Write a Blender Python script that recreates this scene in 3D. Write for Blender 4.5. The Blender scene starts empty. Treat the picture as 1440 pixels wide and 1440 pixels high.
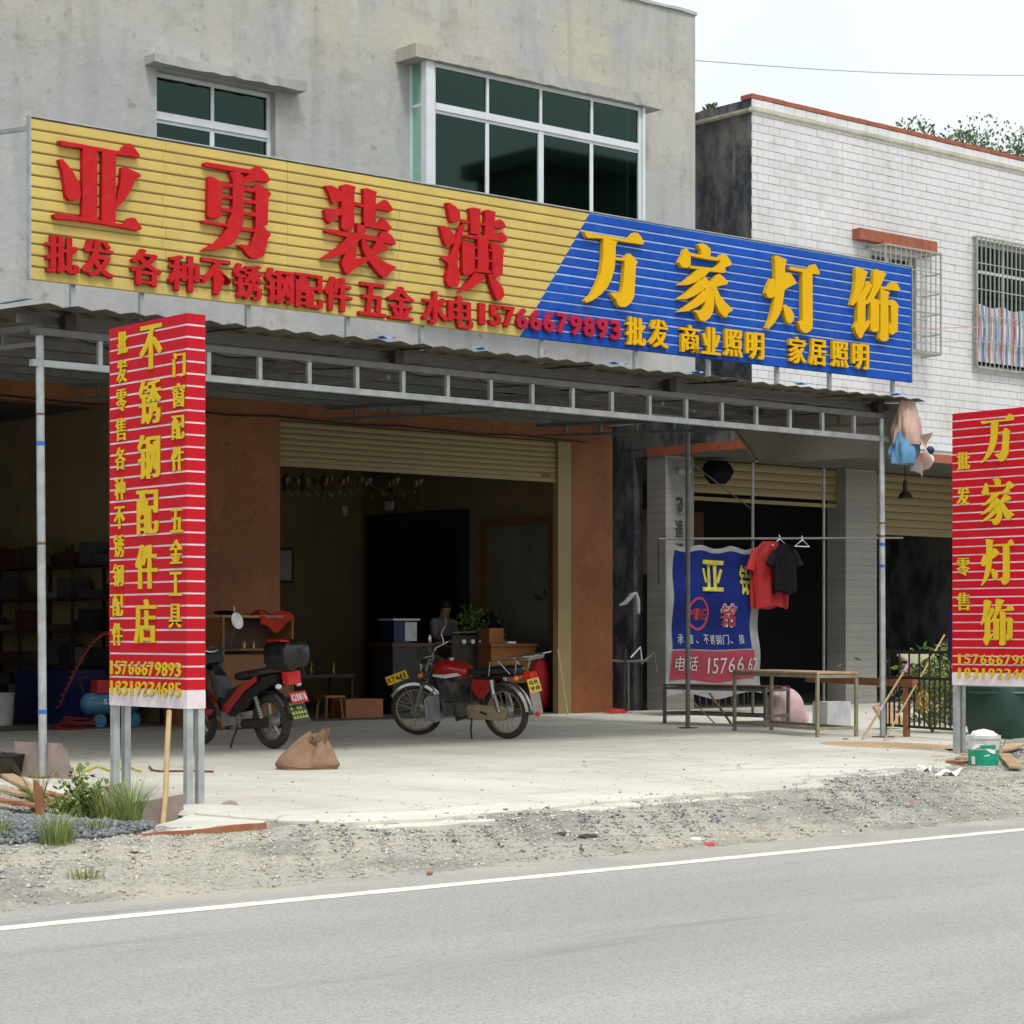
import bpy, math, random
import numpy as np
from mathutils import Vector, Matrix, Euler
random.seed(7); rng = np.random.default_rng(7)
R = math.radians
scene = bpy.context.scene
COL = scene.collection

# ---------------------------------------------------------------- camera
# World frame: X runs along the shop fronts, Y goes into the buildings, z = 0 is the top of the concrete forecourt.
HEAD = R(49.4)                       # angle between the facades and the view direction
CA, SA = math.cos(HEAD), math.sin(HEAD)
EYE = 1.2
cam_d = bpy.data.cameras.new('camera'); cam = bpy.data.objects.new('camera', cam_d); COL.objects.link(cam)
cam.location = (0, 0, EYE); cam.rotation_euler = (R(90), 0, HEAD - R(90))
cam_d.sensor_width = 36; cam_d.lens = 3058 / 1440 * 36; cam_d.shift_y = 170 / 1440
cam_d.clip_start = 0.1; cam_d.clip_end = 2000
scene.camera = cam
# ---------------------------------------------------------------- world, sun, exposure
SUN_EL, SUN_AZ = R(58), R(200)       # azimuth measured clockwise from +Y
world = bpy.data.worlds.new('World'); scene.world = world; world.use_nodes = True
wn, wl = world.node_tree.nodes, world.node_tree.links
bg = wn['Background']
sky = wn.new('ShaderNodeTexSky'); sky.sky_type = 'NISHITA'; sky.sun_disc = False
sky.sun_elevation = SUN_EL; sky.sun_rotation = SUN_AZ; sky.dust_density = 4.0; sky.air_density = 1.0
tc = wn.new('ShaderNodeTexCoord'); nz = wn.new('ShaderNodeTexNoise'); nz.inputs['Scale'].default_value = 2.2; nz.inputs['Detail'].default_value = 4
cr = wn.new('ShaderNodeValToRGB'); cr.color_ramp.elements[0].position = .35; cr.color_ramp.elements[1].position = .65
cr.color_ramp.elements[0].color = (.87, .93, .97, 1); cr.color_ramp.elements[1].color = (1, 1, .985, 1)
mx = wn.new('ShaderNodeMix'); mx.data_type = 'RGBA'; mx.inputs[0].default_value = .93
wl.new(tc.outputs['Generated'], nz.inputs['Vector']); wl.new(nz.outputs['Fac'], cr.inputs['Fac'])
# overcast layer: brightness rises from horizon to zenith as (1 + 2 sin h) / 3
sz = wn.new('ShaderNodeSeparateXYZ'); wl.new(tc.outputs['Generated'], sz.inputs[0])
mr_ = wn.new('ShaderNodeMapRange'); mr_.inputs[1].default_value = 0; mr_.inputs[2].default_value = 1; mr_.inputs[3].default_value = 13.6 * .43; mr_.inputs[4].default_value = 13.6; wl.new(sz.outputs[2], mr_.inputs[0])
sc_ = wn.new('ShaderNodeVectorMath'); sc_.operation = 'SCALE'; wl.new(cr.outputs['Color'], sc_.inputs[0]); wl.new(mr_.outputs[0], sc_.inputs['Scale'])
wl.new(sky.outputs['Color'], mx.inputs[6]); wl.new(sc_.outputs[0], mx.inputs[7])
wl.new(mx.outputs[2], bg.inputs['Color']); bg.inputs['Strength'].default_value = .065
sun_d = bpy.data.lights.new('sun', 'SUN'); sun_d.energy = .85; sun_d.angle = R(12); sun_d.color = (1, .965, .9)
sun = bpy.data.objects.new('sun', sun_d); COL.objects.link(sun)
sv = Vector((math.sin(SUN_AZ) * math.cos(SUN_EL), math.cos(SUN_AZ) * math.cos(SUN_EL), math.sin(SUN_EL)))
sun.rotation_euler = sv.to_track_quat('Z', 'Y').to_euler()
scene.view_settings.view_transform = 'Standard'; scene.view_settings.look = 'None'
scene.view_settings.exposure = 1.13; scene.view_settings.gamma = 1
scene.render.engine = 'CYCLES'; scene.cycles.max_bounces = 8; scene.cycles.use_denoising = True

# ---------------------------------------------------------------- survey helpers (photo bearing -> point on a known real plane)
def _ray(px, py):
    d = px - 720
    return CA * 3058 + SA * d, SA * 3058 - CA * d, 890 - py
def at(px, py, Y):
    r = _ray(px, py); t = Y / r[1]; return Vector((r[0] * t, Y, EYE + r[2] * t))
def atX(px, py, X):
    r = _ray(px, py); t = X / r[0]; return Vector((X, r[1] * t, EYE + r[2] * t))
def gd(px, py, z=0.0):
    r = _ray(px, py); t = (z - EYE) / r[2]; return Vector((r[0] * t, r[1] * t, z))

# ---------------------------------------------------------------- materials
MATS = {}
def newmat(name):
    m = bpy.data.materials.new(name); m.use_nodes = True; MATS[name] = m
    nt = m.node_tree; return m, nt.nodes, nt.links, nt.nodes['Principled BSDF']
def posn(N, L, sc=(1, 1, 1)):
    g = N.new('ShaderNodeNewGeometry'); v = N.new('ShaderNodeVectorMath'); v.operation = 'MULTIPLY'
    v.inputs[1].default_value = sc; L.new(g.outputs['Position'], v.inputs[0]); return v.outputs[0]
def noise(N, L, vec, scale, detail=4, rough=.55):
    n = N.new('ShaderNodeTexNoise'); n.inputs['Scale'].default_value = scale; n.inputs['Detail'].default_value = detail
    n.inputs['Roughness'].default_value = rough; L.new(vec, n.inputs['Vector']); return n.outputs['Fac']
def ramp(N, L, f, a, b, va=0, vb=1):
    r = N.new('ShaderNodeMapRange'); r.inputs[1].default_value = a; r.inputs[2].default_value = b
    r.inputs[3].default_value = va; r.inputs[4].default_value = vb; L.new(f, r.inputs[0]); return r.outputs[0]
def mix(N, L, f, a, b, mode='MIX'):
    m = N.new('ShaderNodeMix'); m.data_type = 'RGBA'; m.blend_type = mode
    if isinstance(f, (int, float)): m.inputs[0].default_value = f
    else: L.new(f, m.inputs[0])
    for i, c in ((6, a), (7, b)):
        if isinstance(c, tuple): m.inputs[i].default_value = (*c, 1)
        else: L.new(c, m.inputs[i])
    return m.outputs[2]
def bump(N, L, B, h, strength, dist=.01):
    b = N.new('ShaderNodeBump'); b.inputs['Strength'].default_value = strength; b.inputs['Distance'].default_value = dist
    L.new(h, b.inputs['Height']); L.new(b.outputs[0], B.inputs['Normal'])
def M(name, col, rough=.6, metal=0, var=.25, vs=6, dirt=None, damt=.35, bmp=0, bs=40, rnd=0, coat=0, spec=.5):
    """general worn-surface material: base colour, tonal noise, dirt patches, fine relief"""
    if name in MATS: return MATS[name]
    m, N, L, B = newmat(name)
    if any(k in name for k in ('sign_', 'letter_')): spec = .22
    p = posn(N, L); f = noise(N, L, p, vs)
    lo = tuple(c * (1 - var) for c in col); hi = tuple(min(1, c * (1 + var * .6)) for c in col)
    c = mix(N, L, ramp(N, L, f, .3, .7), lo, hi)
    if dirt:
        d = ramp(N, L, noise(N, L, p, vs * 1.7 + 1.3, 6, .65), .5, .72, 0, damt)
        c = mix(N, L, d, c, dirt)
    if rnd:
        oi = N.new('ShaderNodeObjectInfo'); k = ramp(N, L, oi.outputs['Random'], 0, 1, 1 - rnd, 1)
        cb = N.new('ShaderNodeCombineColor')
        for i in range(3): L.new(k, cb.inputs[i])
        c = mix(N, L, 1.0, c, cb.outputs[0], 'MULTIPLY')
    L.new(c, B.inputs['Base Color'])
    B.inputs['Metallic'].default_value = metal; B.inputs['Coat Weight'].default_value = coat
    B.inputs['Specular IOR Level'].default_value = spec
    L.new(ramp(N, L, f, .3, .7, max(.02, rough - .08), min(1, rough + .1)), B.inputs['Roughness'])
    if bmp: bump(N, L, B, noise(N, L, p, bs, 5), bmp)
    return m

def mat_wall():
    m, N, L, B = newmat('cement_render'); p = posn(N, L)
    sep = N.new('ShaderNodeSeparateXYZ'); L.new(p, sep.inputs[0]); z = sep.outputs[2]
    c = mix(N, L, ramp(N, L, noise(N, L, p, .55, 3), .35, .65), (.345, .36, .365), (.425, .435, .43))
    # warmer, yellower render towards the parapet, as mixed in another batch
    up = ramp(N, L, z, 7.4, 9.0)
    w = N.new('ShaderNodeMath'); w.operation = 'MULTIPLY'; L.new(up, w.inputs[0]); L.new(ramp(N, L, noise(N, L, p, .8, 5), .38, .6), w.inputs[1])
    c = mix(N, L, w.outputs[0], c, (.45, .425, .35))
    bl = ramp(N, L, noise(N, L, posn(N, L, (1, 1, 1.6)), 1.4, 9, .74), .52, .68, 0, .42)
    c = mix(N, L, bl, c, (.23, .22, .18))
    st = ramp(N, L, noise(N, L, posn(N, L, (3.2, 3.2, .3)), 1.3, 6, .6), .5, .7, 0, .36)
    c = mix(N, L, st, c, (.24, .24, .22))
    sp = ramp(N, L, noise(N, L, p, 4.5, 10, .82), .56, .68, 0, .8)
    c = mix(N, L, sp, c, (.19, .185, .16))
    w2 = ramp(N, L, noise(N, L, posn(N, L, (1.3, 1.3, .8)), 2.3, 7, .7), .56, .7, 0, .35)
    c = mix(N, L, w2, c, (.56, .56, .53))
    L.new(c, B.inputs['Base Color']); B.inputs['Roughness'].default_value = .9; B.inputs['Specular IOR Level'].default_value = .2
    bump(N, L, B, noise(N, L, p, 9, 9, .7), .55, .02); return m
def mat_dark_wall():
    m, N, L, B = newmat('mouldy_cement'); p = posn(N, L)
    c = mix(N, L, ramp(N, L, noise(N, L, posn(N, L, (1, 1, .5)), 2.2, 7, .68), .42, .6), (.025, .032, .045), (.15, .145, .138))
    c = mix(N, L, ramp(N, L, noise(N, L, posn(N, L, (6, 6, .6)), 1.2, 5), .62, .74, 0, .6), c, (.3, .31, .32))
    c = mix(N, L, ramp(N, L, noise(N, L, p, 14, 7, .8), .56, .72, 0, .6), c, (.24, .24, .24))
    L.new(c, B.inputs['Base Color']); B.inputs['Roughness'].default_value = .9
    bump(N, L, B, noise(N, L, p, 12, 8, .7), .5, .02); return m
def mat_brown():
    m, N, L, B = newmat('brown_painted_render'); p = posn(N, L)
    c = mix(N, L, ramp(N, L, noise(N, L, posn(N, L, (1, 1, .6)), 1.6, 5), .32, .68), (.165, .055, .016), (.235, .083, .02))
    c = mix(N, L, ramp(N, L, noise(N, L, p, 7, 7, .75), .54, .68, 0, .75), c, (.065, .017, .01))
    c = mix(N, L, ramp(N, L, noise(N, L, p, 3.2, 4, .6), .6, .75, 0, .4), c, (.27, .14, .06))
    L.new(c, B.inputs['Base Color']); B.inputs['Roughness'].default_value = .65
    bump(N, L, B, noise(N, L, p, 20, 6), .2, .01); return m
def mat_slab():
    m, N, L, B = newmat('forecourt_concrete'); p = posn(N, L)
    c = mix(N, L, ramp(N, L, noise(N, L, p, .5, 5), .32, .66), (.46, .445, .385), (.60, .585, .52))
    c = mix(N, L, ramp(N, L, noise(N, L, posn(N, L, (1, .35, 1)), 1.7, 7, .65), .52, .72, 0, .5), c, (.36, .33, .27))
    c = mix(N, L, ramp(N, L, noise(N, L, p, 3, 9, .8), .55, .68, 0, .55), c, (.33, .29, .22))
    c = mix(N, L, ramp(N, L, noise(N, L, p, 30, 3, .6), .66, .74, 0, .7), c, (.2, .17, .13))
    wv = N.new('ShaderNodeVectorMath'); wv.operation = 'ADD'; nn = N.new('ShaderNodeTexNoise'); nn.inputs['Scale'].default_value = 1.5; nn.inputs['Detail'].default_value = 6; L.new(p, nn.inputs['Vector']); L.new(p, wv.inputs[0]); L.new(nn.outputs['Color'], wv.inputs[1])
    vo = N.new('ShaderNodeTexVoronoi'); vo.feature = 'DISTANCE_TO_EDGE'; vo.inputs['Scale'].default_value = .33; L.new(wv.outputs[0], vo.inputs['Vector'])
    c = mix(N, L, ramp(N, L, vo.outputs['Distance'], .0015, .006, .55, 0), c, (.2, .18, .14))
    c = mix(N, L, ramp(N, L, noise(N, L, posn(N, L, (.8, 2.5, 1)), .9, 3), .6, .7, 0, .35), c, (.3, .275, .23))
    L.new(c, B.inputs['Base Color']); B.inputs['Roughness'].default_value = .85; B.inputs['Specular IOR Level'].default_value = .3
    bump(N, L, B, noise(N, L, p, 14, 9, .7), .3, .01); return m
def mat_asphalt():
    m, N, L, B = newmat('worn_asphalt'); p = posn(N, L)
    c = mix(N, L, ramp(N, L, noise(N, L, posn(N, L, (.25, 1.2, 1)), .8, 4), .35, .65), (.26, .258, .245), (.32, .315, .295))
    g = noise(N, L, p, 75, 3, .8)
    c = mix(N, L, ramp(N, L, g, .5, .7, 0, .6), c, (.47, .455, .41))
    c = mix(N, L, ramp(N, L, noise(N, L, p, 52, 3, .8), .38, .5, .5, 0), c, (.13, .13, .13))
    c = mix(N, L, ramp(N, L, noise(N, L, posn(N, L, (.3, 2.2, 1)), 1.3, 5), .6, .7, 0, .45), c, (.17, .175, .19))
    # dust blown off the verge lies along the asphalt edge
    sep = N.new('ShaderNodeSeparateXYZ'); L.new(p, sep.inputs[0])
    e = ramp(N, L, sep.outputs[1], 9.15, 9.65, 0, .75)
    k = N.new('ShaderNodeMath'); k.operation = 'MULTIPLY'; L.new(e, k.inputs[0]); L.new(ramp(N, L, noise(N, L, p, 2.2, 5), .4, .65), k.inputs[1])
    c = mix(N, L, k.outputs[0], c, (.42, .375, .285))
    L.new(c, B.inputs['Base Color']); B.inputs['Roughness'].default_value = .85; B.inputs['Specular IOR Level'].default_value = .3
    bump(N, L, B, g, .5, .006); return m
def mat_line():
    m, N, L, B = newmat('road_paint'); p = posn(N, L)
    c = mix(N, L, ramp(N, L, noise(N, L, p, 22, 6, .8), .5, .64, 0, .75), (.68, .66, .57), (.4, .39, .34))
    L.new(c, B.inputs['Base Color']); B.inputs['Roughness'].default_value = .7; return m
def mat_dirt():
    m, N, L, B = newmat('dusty_verge'); p = posn(N, L)
    c = mix(N, L, ramp(N, L, noise(N, L, p, .9, 5), .35, .62), (.33, .32, .29), (.44, .41, .335))
    c = mix(N, L, ramp(N, L, noise(N, L, posn(N, L, (.5, 1, 1)), 1.6, 5), .48, .58, 0, .8), c, (.22, .218, .205))
    c = mix(N, L, ramp(N, L, noise(N, L, p, 38, 5, .8), .5, .66, 0, .6), c, (.5, .47, .4))
    c = mix(N, L, ramp(N, L, noise(N, L, p, 26, 5, .8), .38, .5, .6, 0), c, (.13, .12, .1))
    L.new(c, B.inputs['Base Color']); B.inputs['Roughness'].default_value = .95; B.inputs['Specular IOR Level'].default_value = .15
    bump(N, L, B, noise(N, L, p, 24, 8, .8), .8, .02); return m
def mat_glass(name, tint, refl=.5, alpha=.5):
    m, N, L, B = newmat(name)
    out = N['Material Output']; N.remove(B)
    t = N.new('ShaderNodeBsdfTransparent'); t.inputs[0].default_value = (*tint, 1)
    g = N.new('ShaderNodeBsdfGlossy'); g.inputs['Color'].default_value = (.5, .85, .74, 1); g.inputs['Roughness'].default_value = .03
    fr = N.new('ShaderNodeFresnel'); fr.inputs['IOR'].default_value = refl
    mm = N.new('ShaderNodeMixShader'); L.new(fr.outputs[0], mm.inputs[0]); L.new(t.outputs[0], mm.inputs[1]); L.new(g.outputs[0], mm.inputs[2])
    L.new(mm.outputs[0], out.inputs['Surface']); return m
mat_wall(); mat_dark_wall(); mat_brown(); mat_slab(); mat_asphalt(); mat_line(); mat_dirt()
mat_glass('green_glass', (.16, .42, .28), 1.62)
M('inner_plaster', (.27, .2, .105), .9, var=.2, vs=2, dirt=(.17, .13, .08))
M('dark_interior', (.012, .012, .012), .9)  # near-black colour standing in for unlit rooms
M('white_alu', (.62, .66, .7), .4, var=.08, vs=3, dirt=(.4, .4, .4), damt=.2)
M('tile_white', (.68, .685, .7), .28, var=.08, vs=1.2, dirt=(.5, .46, .38), damt=.45, rnd=.1, bmp=.05, bs=60)
_m = MATS['tile_white']; _N, _L = _m.node_tree.nodes, _m.node_tree.links; _B = _N['Principled BSDF']     # soot runs down the tiled wall
_src = _B.inputs['Base Color'].links[0].from_socket
_L.new(mix(_N, _L, ramp(_N, _L, noise(_N, _L, posn(_N, _L, (4, 1, .35)), 1.4, 6, .65), .55, .75, 0, .5), _src, (.4, .385, .35)), _B.inputs['Base Color'])
M('grout', (.46, .455, .44), .9, vs=12)
M('brick_red', (.36, .1, .05), .6, vs=8, dirt=(.25, .12, .08), rnd=.15)
M('cream_mould', (.68, .66, .52), .6, vs=3, dirt=(.45, .4, .3))
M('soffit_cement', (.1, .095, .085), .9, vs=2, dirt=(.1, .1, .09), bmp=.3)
M('shutter_cream', (.24, .185, .085), .5, var=.08, vs=3, dirt=(.3, .22, .12), damt=.3, rnd=.06)
M('galvanised', (.42, .45, .46), .45, .55, var=.22, vs=9, dirt=(.33, .3, .27), damt=.4)
M('galv_dull', (.16, .165, .16), .6, .35, var=.25, vs=7, dirt=(.16, .12, .09), damt=.5)
M('roof_sheet_paint', (.115, .105, .085), .6, .2, var=.2, vs=4, dirt=(.12, .09, .06), damt=.5, rnd=.2)
M('roof_blue', (.16, .33, .7), .5, vs=4)
M('rust', (.16, .07, .03), .85, vs=14)
M('blue_tape', (.03, .12, .5), .5)
M('sign_yellow', (.57, .44, .13), .6, .0, var=.1, vs=2, dirt=(.4, .33, .17), damt=.4, rnd=.05)
M('sign_blue', (.003, .068, .40), .6, .0, var=.14, vs=2, dirt=(.05, .14, .42), damt=.4, rnd=.06)
M('sign_back', (.62, .64, .64), .5, vs=5)
M('letter_red', (.45, .008, .012), .7, var=.12, vs=5, dirt=(.55, .06, .06), damt=.3)
M('letter_gold', (.68, .39, .002), .7, var=.06, vs=5)
M('sign_red', (.50, .004, .016), .6, var=.06, vs=2, rnd=.05)
M('sign_white_line', (.75, .66, .7), .4, vs=5)
M('letter_lemon', (.62, .44, .02), .7, var=.08, vs=8)
M('black_rubber', (.03, .028, .026), .8, vs=20, dirt=(.16, .13, .09), damt=.5)
M('black_plastic', (.022, .022, .024), .35, vs=10, dirt=(.1, .09, .07), damt=.3)
M('chrome', (.45, .45, .43), .26, .95, var=.2, vs=20, dirt=(.2, .17, .12), damt=.6)
M('alloy', (.36, .35, .33), .45, .7, var=.2, vs=20, dirt=(.2, .15, .1), damt=.6)
M('bike_red', (.36, .01, .01), .25, var=.12, vs=8, coat=.5)
M('bike_white', (.7, .68, .65), .35, vs=8)
M('orange_lens', (.8, .22, .02), .2); M('red_lens', (.6, .02, .02), .2)
M('muddy_tan', (.34, .27, .17), .8, var=.3, vs=12, dirt=(.15, .09, .05))
M('plate_yellow', (.75, .48, .02), .4, vs=20)
M('ink', (.02, .02, .02), .6)
M('white_print', (.75, .76, .76), .5, vs=10)
M('red_print', (.5, .02, .03), .5, vs=10)
M('lime_print', (.4, .5, .08), .5, vs=10)
M('sack_brown', (.23, .14, .085), .85, var=.22, vs=9, dirt=(.16, .09, .05), bmp=1.0, bs=16)
M('timber', (.5, .34, .19), .8, var=.25, vs=9, dirt=(.3, .18, .09), bmp=.2, rnd=.25)
M('formwork', (.3, .11, .05), .75, var=.25, vs=5, dirt=(.35, .28, .2), bmp=.2)
M('bamboo', (.38, .27, .13), .6, var=.2, vs=12, dirt=(.3, .2, .08))
M('ply_grey', (.27, .21, .19), .85, var=.25, vs=6, dirt=(.15, .12, .11), bmp=.3)
M('orange_wood', (.25, .1, .03), .5, var=.15, vs=3)
M('dark_wood', (.09, .035, .02), .5, vs=4)
M('red_cloth', (.55, .03, .015), .8, vs=8); M('black_cloth', (.012, .011, .014), .95, spec=.05)
M('shirt_red', (.3, .006, .008), .8, vs=8)
M('tarp_grey', (.24, .225, .205), .7, var=.15, vs=2, dirt=(.17, .15, .13), bmp=.3, bs=5)
M('tarp_pink', (.5, .33, .28), .7, vs=5, dirt=(.35, .3, .26), damt=.6, bmp=.8, bs=9); M('tarp_blue', (.11, .27, .46), .7, var=.3, vs=6, bmp=.8, bs=9)
M('banner_blue', (.004, .013, .11), .8, var=.3, vs=3, dirt=(.006, .02, .13), spec=.15); M('banner_white', (.19, .19, .19), .7, vs=4, dirt=(.3, .28, .24))
M('banner_red', (.22, .014, .03), .6, vs=3); M('banner_yellow', (.38, .34, .03), .6)
M('navy_blue', (.004, .01, .07), .5, vs=4); M('tank_blue', (.05, .2, .32), .35, vs=8)
M('board_grey', (.45, .46, .48), .7, vs=6)
M('bag_pink', (.62, .42, .44), .8, vs=6, dirt=(.45, .3, .3), bmp=.3, bs=30)
M('bucket_white', (.6, .62, .6), .4, vs=9, dirt=(.35, .34, .3), damt=.5); M('bucket_green', (.0, .3, .17), .4, vs=9)
M('bin_green', (.015, .055, .04), .45, vs=5)
M('mop_head', (.55, .53, .36), .9, vs=9); M('pink_plastic', (.55, .3, .5), .5)
M('hose_yellow', (.55, .55, .05), .5); M('hose_red', (.22, .02, .015), .5)
M('iron_black', (.03, .025, .022), .5, .3, vs=8, dirt=(.12, .07, .04))
M('brass', (.45, .3, .1), .35, .7, vs=12)
M('crystal', (.7, .7, .75), .15, 0, vs=20, spec=1)
M('paper', (.72, .71, .73), .8, vs=12, dirt=(.4, .4, .4)); M('kraft', (.4, .28, .16), .8, vs=5, rnd=.3)
M('leaf', (.12, .21, .045), .6, var=.5, vs=9, spec=.3, rnd=.1); M('leaf_far', (.15, .21, .12), .8, var=.45, vs=1.2, spec=.1)
M('leaf_yellow', (.19, .225, .055), .6, var=.4, vs=9); M('grass_blade', (.22, .29, .08), .7, var=.45, vs=12)
M('bark', (.12, .09, .06), .9, vs=4); M('skin', (.32, .19, .13), .6); M('hair', (.012, .01, .01), .6)
M('checked_shirt', (.25, .26, .3), .8, var=.5, vs=30); M('stone_grey', (.42, .415, .39), .9, var=.7, vs=45, spec=.2)
M('stone_blue', (.2, .21, .22), .9, var=.8, vs=40, spec=.1); M('stone_tan', (.5, .46, .37), .9, var=.6, vs=45, spec=.2)
M('hill_green', (.06, .1, .04), 1, var=.4, vs=.3)
M('street_render', (.09, .1, .095), .9, vs=.5)
M('door_grey', (.2, .2, .17), .6, vs=2); M('banner_print', (.36, .37, .38), .7); M('banner_red_print', (.3, .015, .02), .7); M('straw_grass', (.3, .32, .13), .8, var=.4, vs=20); M('gloss_black', (.007, .007, .008), .3, vs=10, dirt=(.03, .03, .025), damt=.3); M('slat_lip_light', (.34, .46, .7), .5); M('engine_grey', (.14, .135, .125), .55, .5, vs=18, dirt=(.06, .045, .03), damt=.6)
M('cage_bar', (.36, .35, .31), .6, .1, vs=9, dirt=(.25, .18, .12), damt=.4)
M('slat_gap', (.4, .33, .17), .7); M('bike_mirror', (.85, .85, .85), .1, 1)
M('door_frame_dark', (.02, .025, .035), .6, vs=4)
M('tile_shade', (.24, .235, .215), .4, var=.1, vs=2, dirt=(.2, .18, .15), damt=.4, rnd=.1)  # wall tile copy with the ground-floor shade put into its colour
for _n, _c in (('stock_white', (.12, .12, .12)), ('stock_kraft', (.06, .045, .03)), ('stock_grey', (.05, .05, .055)), ('stock_yellow', (.12, .09, .02)), ('stock_red', (.07, .01, .01)), ('stock_dark', (.015, .015, .018))): M(_n, _c, .7, vs=6, dirt=(.03, .03, .03))  # stock colours darkened to hold the dimness of the shop
M('dim_crystal', (.16, .15, .13), .3); M('dim_brass', (.14, .09, .03), .45, .4); M('frame_tan', (.28, .25, .18), .6, .2, vs=9, dirt=(.14, .1, .06)); M('letter_red_reflect', (.4, .012, .05), .7)
M('floor_inner', (.09, .085, .075), .6, vs=3, dirt=(.1, .09, .08))
M('cable_black', (.02, .02, .02), .6); M('cord_pink', (.6, .25, .3), .6); M('cord_lilac', (.35, .33, .5), .6)

# ---------------------------------------------------------------- mesh builder
class MB:
    def __init__(s): s.v = []; s.f = []
    def add(s, vs, fs):
        n = len(s.v); s.v += [tuple(a) for a in vs]; s.f += [tuple(i + n for i in f) for f in fs]; return s
    def box(s, x0, x1, y0, y1, z0, z1):
        return s.add([(x, y, z) for z in (z0, z1) for y in (y0, y1) for x in (x0, x1)],
                     [(0, 2, 3, 1), (4, 5, 7, 6), (0, 1, 5, 4), (2, 6, 7, 3), (0, 4, 6, 2), (1, 3, 7, 5)])
    def obox(s, c, size, rot=(0, 0, 0)):
        m = Euler(rot).to_matrix(); c = Vector(c); a, b, d = (k / 2 for k in size)
        return s.add([c + m @ Vector((x, y, z)) for z in (-d, d) for y in (-b, b) for x in (-a, a)],
                     [(0, 2, 3, 1), (4, 5, 7, 6), (0, 1, 5, 4), (2, 6, 7, 3), (0, 4, 6, 2), (1, 3, 7, 5)])
    def cyl(s, p0, p1, r0, r1=None, n=8, caps=True):
        r1 = r0 if r1 is None else r1; p0, p1 = Vector(p0), Vector(p1); d = (p1 - p0).normalized()
        a = d.orthogonal().normalized(); b = d.cross(a); vs = []
        for p, r in ((p0, r0), (p1, r1)):
            for i in range(n):
                t = 2 * math.pi * i / n; vs.append(p + (a * math.cos(t) + b * math.sin(t)) * r)
        fs = [(i, (i + 1) % n, n + (i + 1) % n, n + i) for i in range(n)]
        if caps: fs += [tuple(range(n))[::-1], tuple(range(n, 2 * n))]
        return s.add(vs, fs)
    def tube(s, pts, r, n=6):
        pts = [Vector(p) for p in pts]; vs = []; fs = []; k = len(pts); up = None
        rs = r if isinstance(r, (list, tuple)) else [r] * k
        for j, p in enumerate(pts):
            d = (pts[min(j + 1, k - 1)] - pts[max(j - 1, 0)]).normalized()
            if up is None: up = d.orthogonal().normalized()
            a = (up - d * up.dot(d)).normalized(); b = d.cross(a); up = a
            for i in range(n):
                t = 2 * math.pi * i / n; vs.append(p + (a * math.cos(t) + b * math.sin(t)) * rs[j])
        for j in range(k - 1):
            fs += [(j * n + i, j * n + (i + 1) % n, (j + 1) * n + (i + 1) % n, (j + 1) * n + i) for i in range(n)]
        fs += [tuple(range(n))[::-1], tuple(range((k - 1) * n, k * n))]
        return s.add(vs, fs)
    def sq(s, p0, p1, w, h=None):            # square-section bar
        h = h or w; p0, p1 = Vector(p0), Vector(p1); d = (p1 - p0).normalized()
        a = Vector((0, 0, 1)).cross(d)
        a = Vector((1, 0, 0)) if a.length < .01 else a.normalized(); b = d.cross(a)
        vs = [p + a * x * w / 2 + b * y * h / 2 for p in (p0, p1) for x, y in ((-1, -1), (1, -1), (1, 1), (-1, 1))]
        return s.add(vs, [(3, 2, 1, 0), (4, 5, 6, 7), (0, 1, 5, 4), (1, 2, 6, 5), (2, 3, 7, 6), (3, 0, 4, 7)])
    def torus(s, c, axis, Rr, r, n=28, k=8, a0=0, a1=2 * math.pi, sx=1.0):
        c = Vector(c); ax = Vector(axis).normalized(); a = Vector((0, 0, 1)) if abs(ax.z) < .9 else Vector((1, 0, 0))
        a = (a - ax * a.dot(ax)).normalized(); b = ax.cross(a); vs = []; full = abs(a1 - a0 - 2 * math.pi) < 1e-6
        m = n if full else n + 1
        for j in range(m):
            t = a0 + (a1 - a0) * j / n; rd = a * math.cos(t) + b * math.sin(t)
            for i in range(k):
                u = 2 * math.pi * i / k; vs.append(c + rd * (Rr + r * math.cos(u)) + ax * r * sx * math.sin(u))
        fs = []
        for j in range(n):
            for i in range(k):
                q = (j + 1) % m; fs.append((j * k + i, q * k + i, q * k + (i + 1) % k, j * k + (i + 1) % k))
        return s.add(vs, fs)
    def ell(s, c, r, n=12, m=8, rot=(0, 0, 0)):
        M3 = Euler(rot).to_matrix(); c = Vector(c); vs = [c + M3 @ Vector((0, 0, r[2]))]
        for j in range(1, m):
            p = math.pi * j / m
            for i in range(n):
                t = 2 * math.pi * i / n
                vs.append(c + M3 @ Vector((r[0] * math.sin(p) * math.cos(t), r[1] * math.sin(p) * math.sin(t), r[2] * math.cos(p))))
        vs.append(c + M3 @ Vector((0, 0, -r[2]))); e = len(vs) - 1
        fs = [(0, 1 + i, 1 + (i + 1) % n) for i in range(n)]
        for j in range(m - 2):
            b = 1 + j * n; fs += [(b + i, b + n + i, b + n + (i + 1) % n, b + (i + 1) % n) for i in range(n)]
        b = 1 + (m - 2) * n; fs += [(b + i, e, b + (i + 1) % n) for i in range(n)]
        return s.add(vs, fs)
    def lathe(s, c, prof, n=16, cap=True):
        vs = []; k = len(prof)
        for r, z in prof:
            for i in range(n):
                t = 2 * math.pi * i / n; vs.append((c[0] + r * math.cos(t), c[1] + r * math.sin(t), c[2] + z))
        fs = [(j * n + i, j * n + (i + 1) % n, (j + 1) * n + (i + 1) % n, (j + 1) * n + i) for j in range(k - 1) for i in range(n)]
        if cap: fs += [tuple(range(n))[::-1], tuple(range((k - 1) * n, k * n))]
        return s.add(vs, fs)
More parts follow.
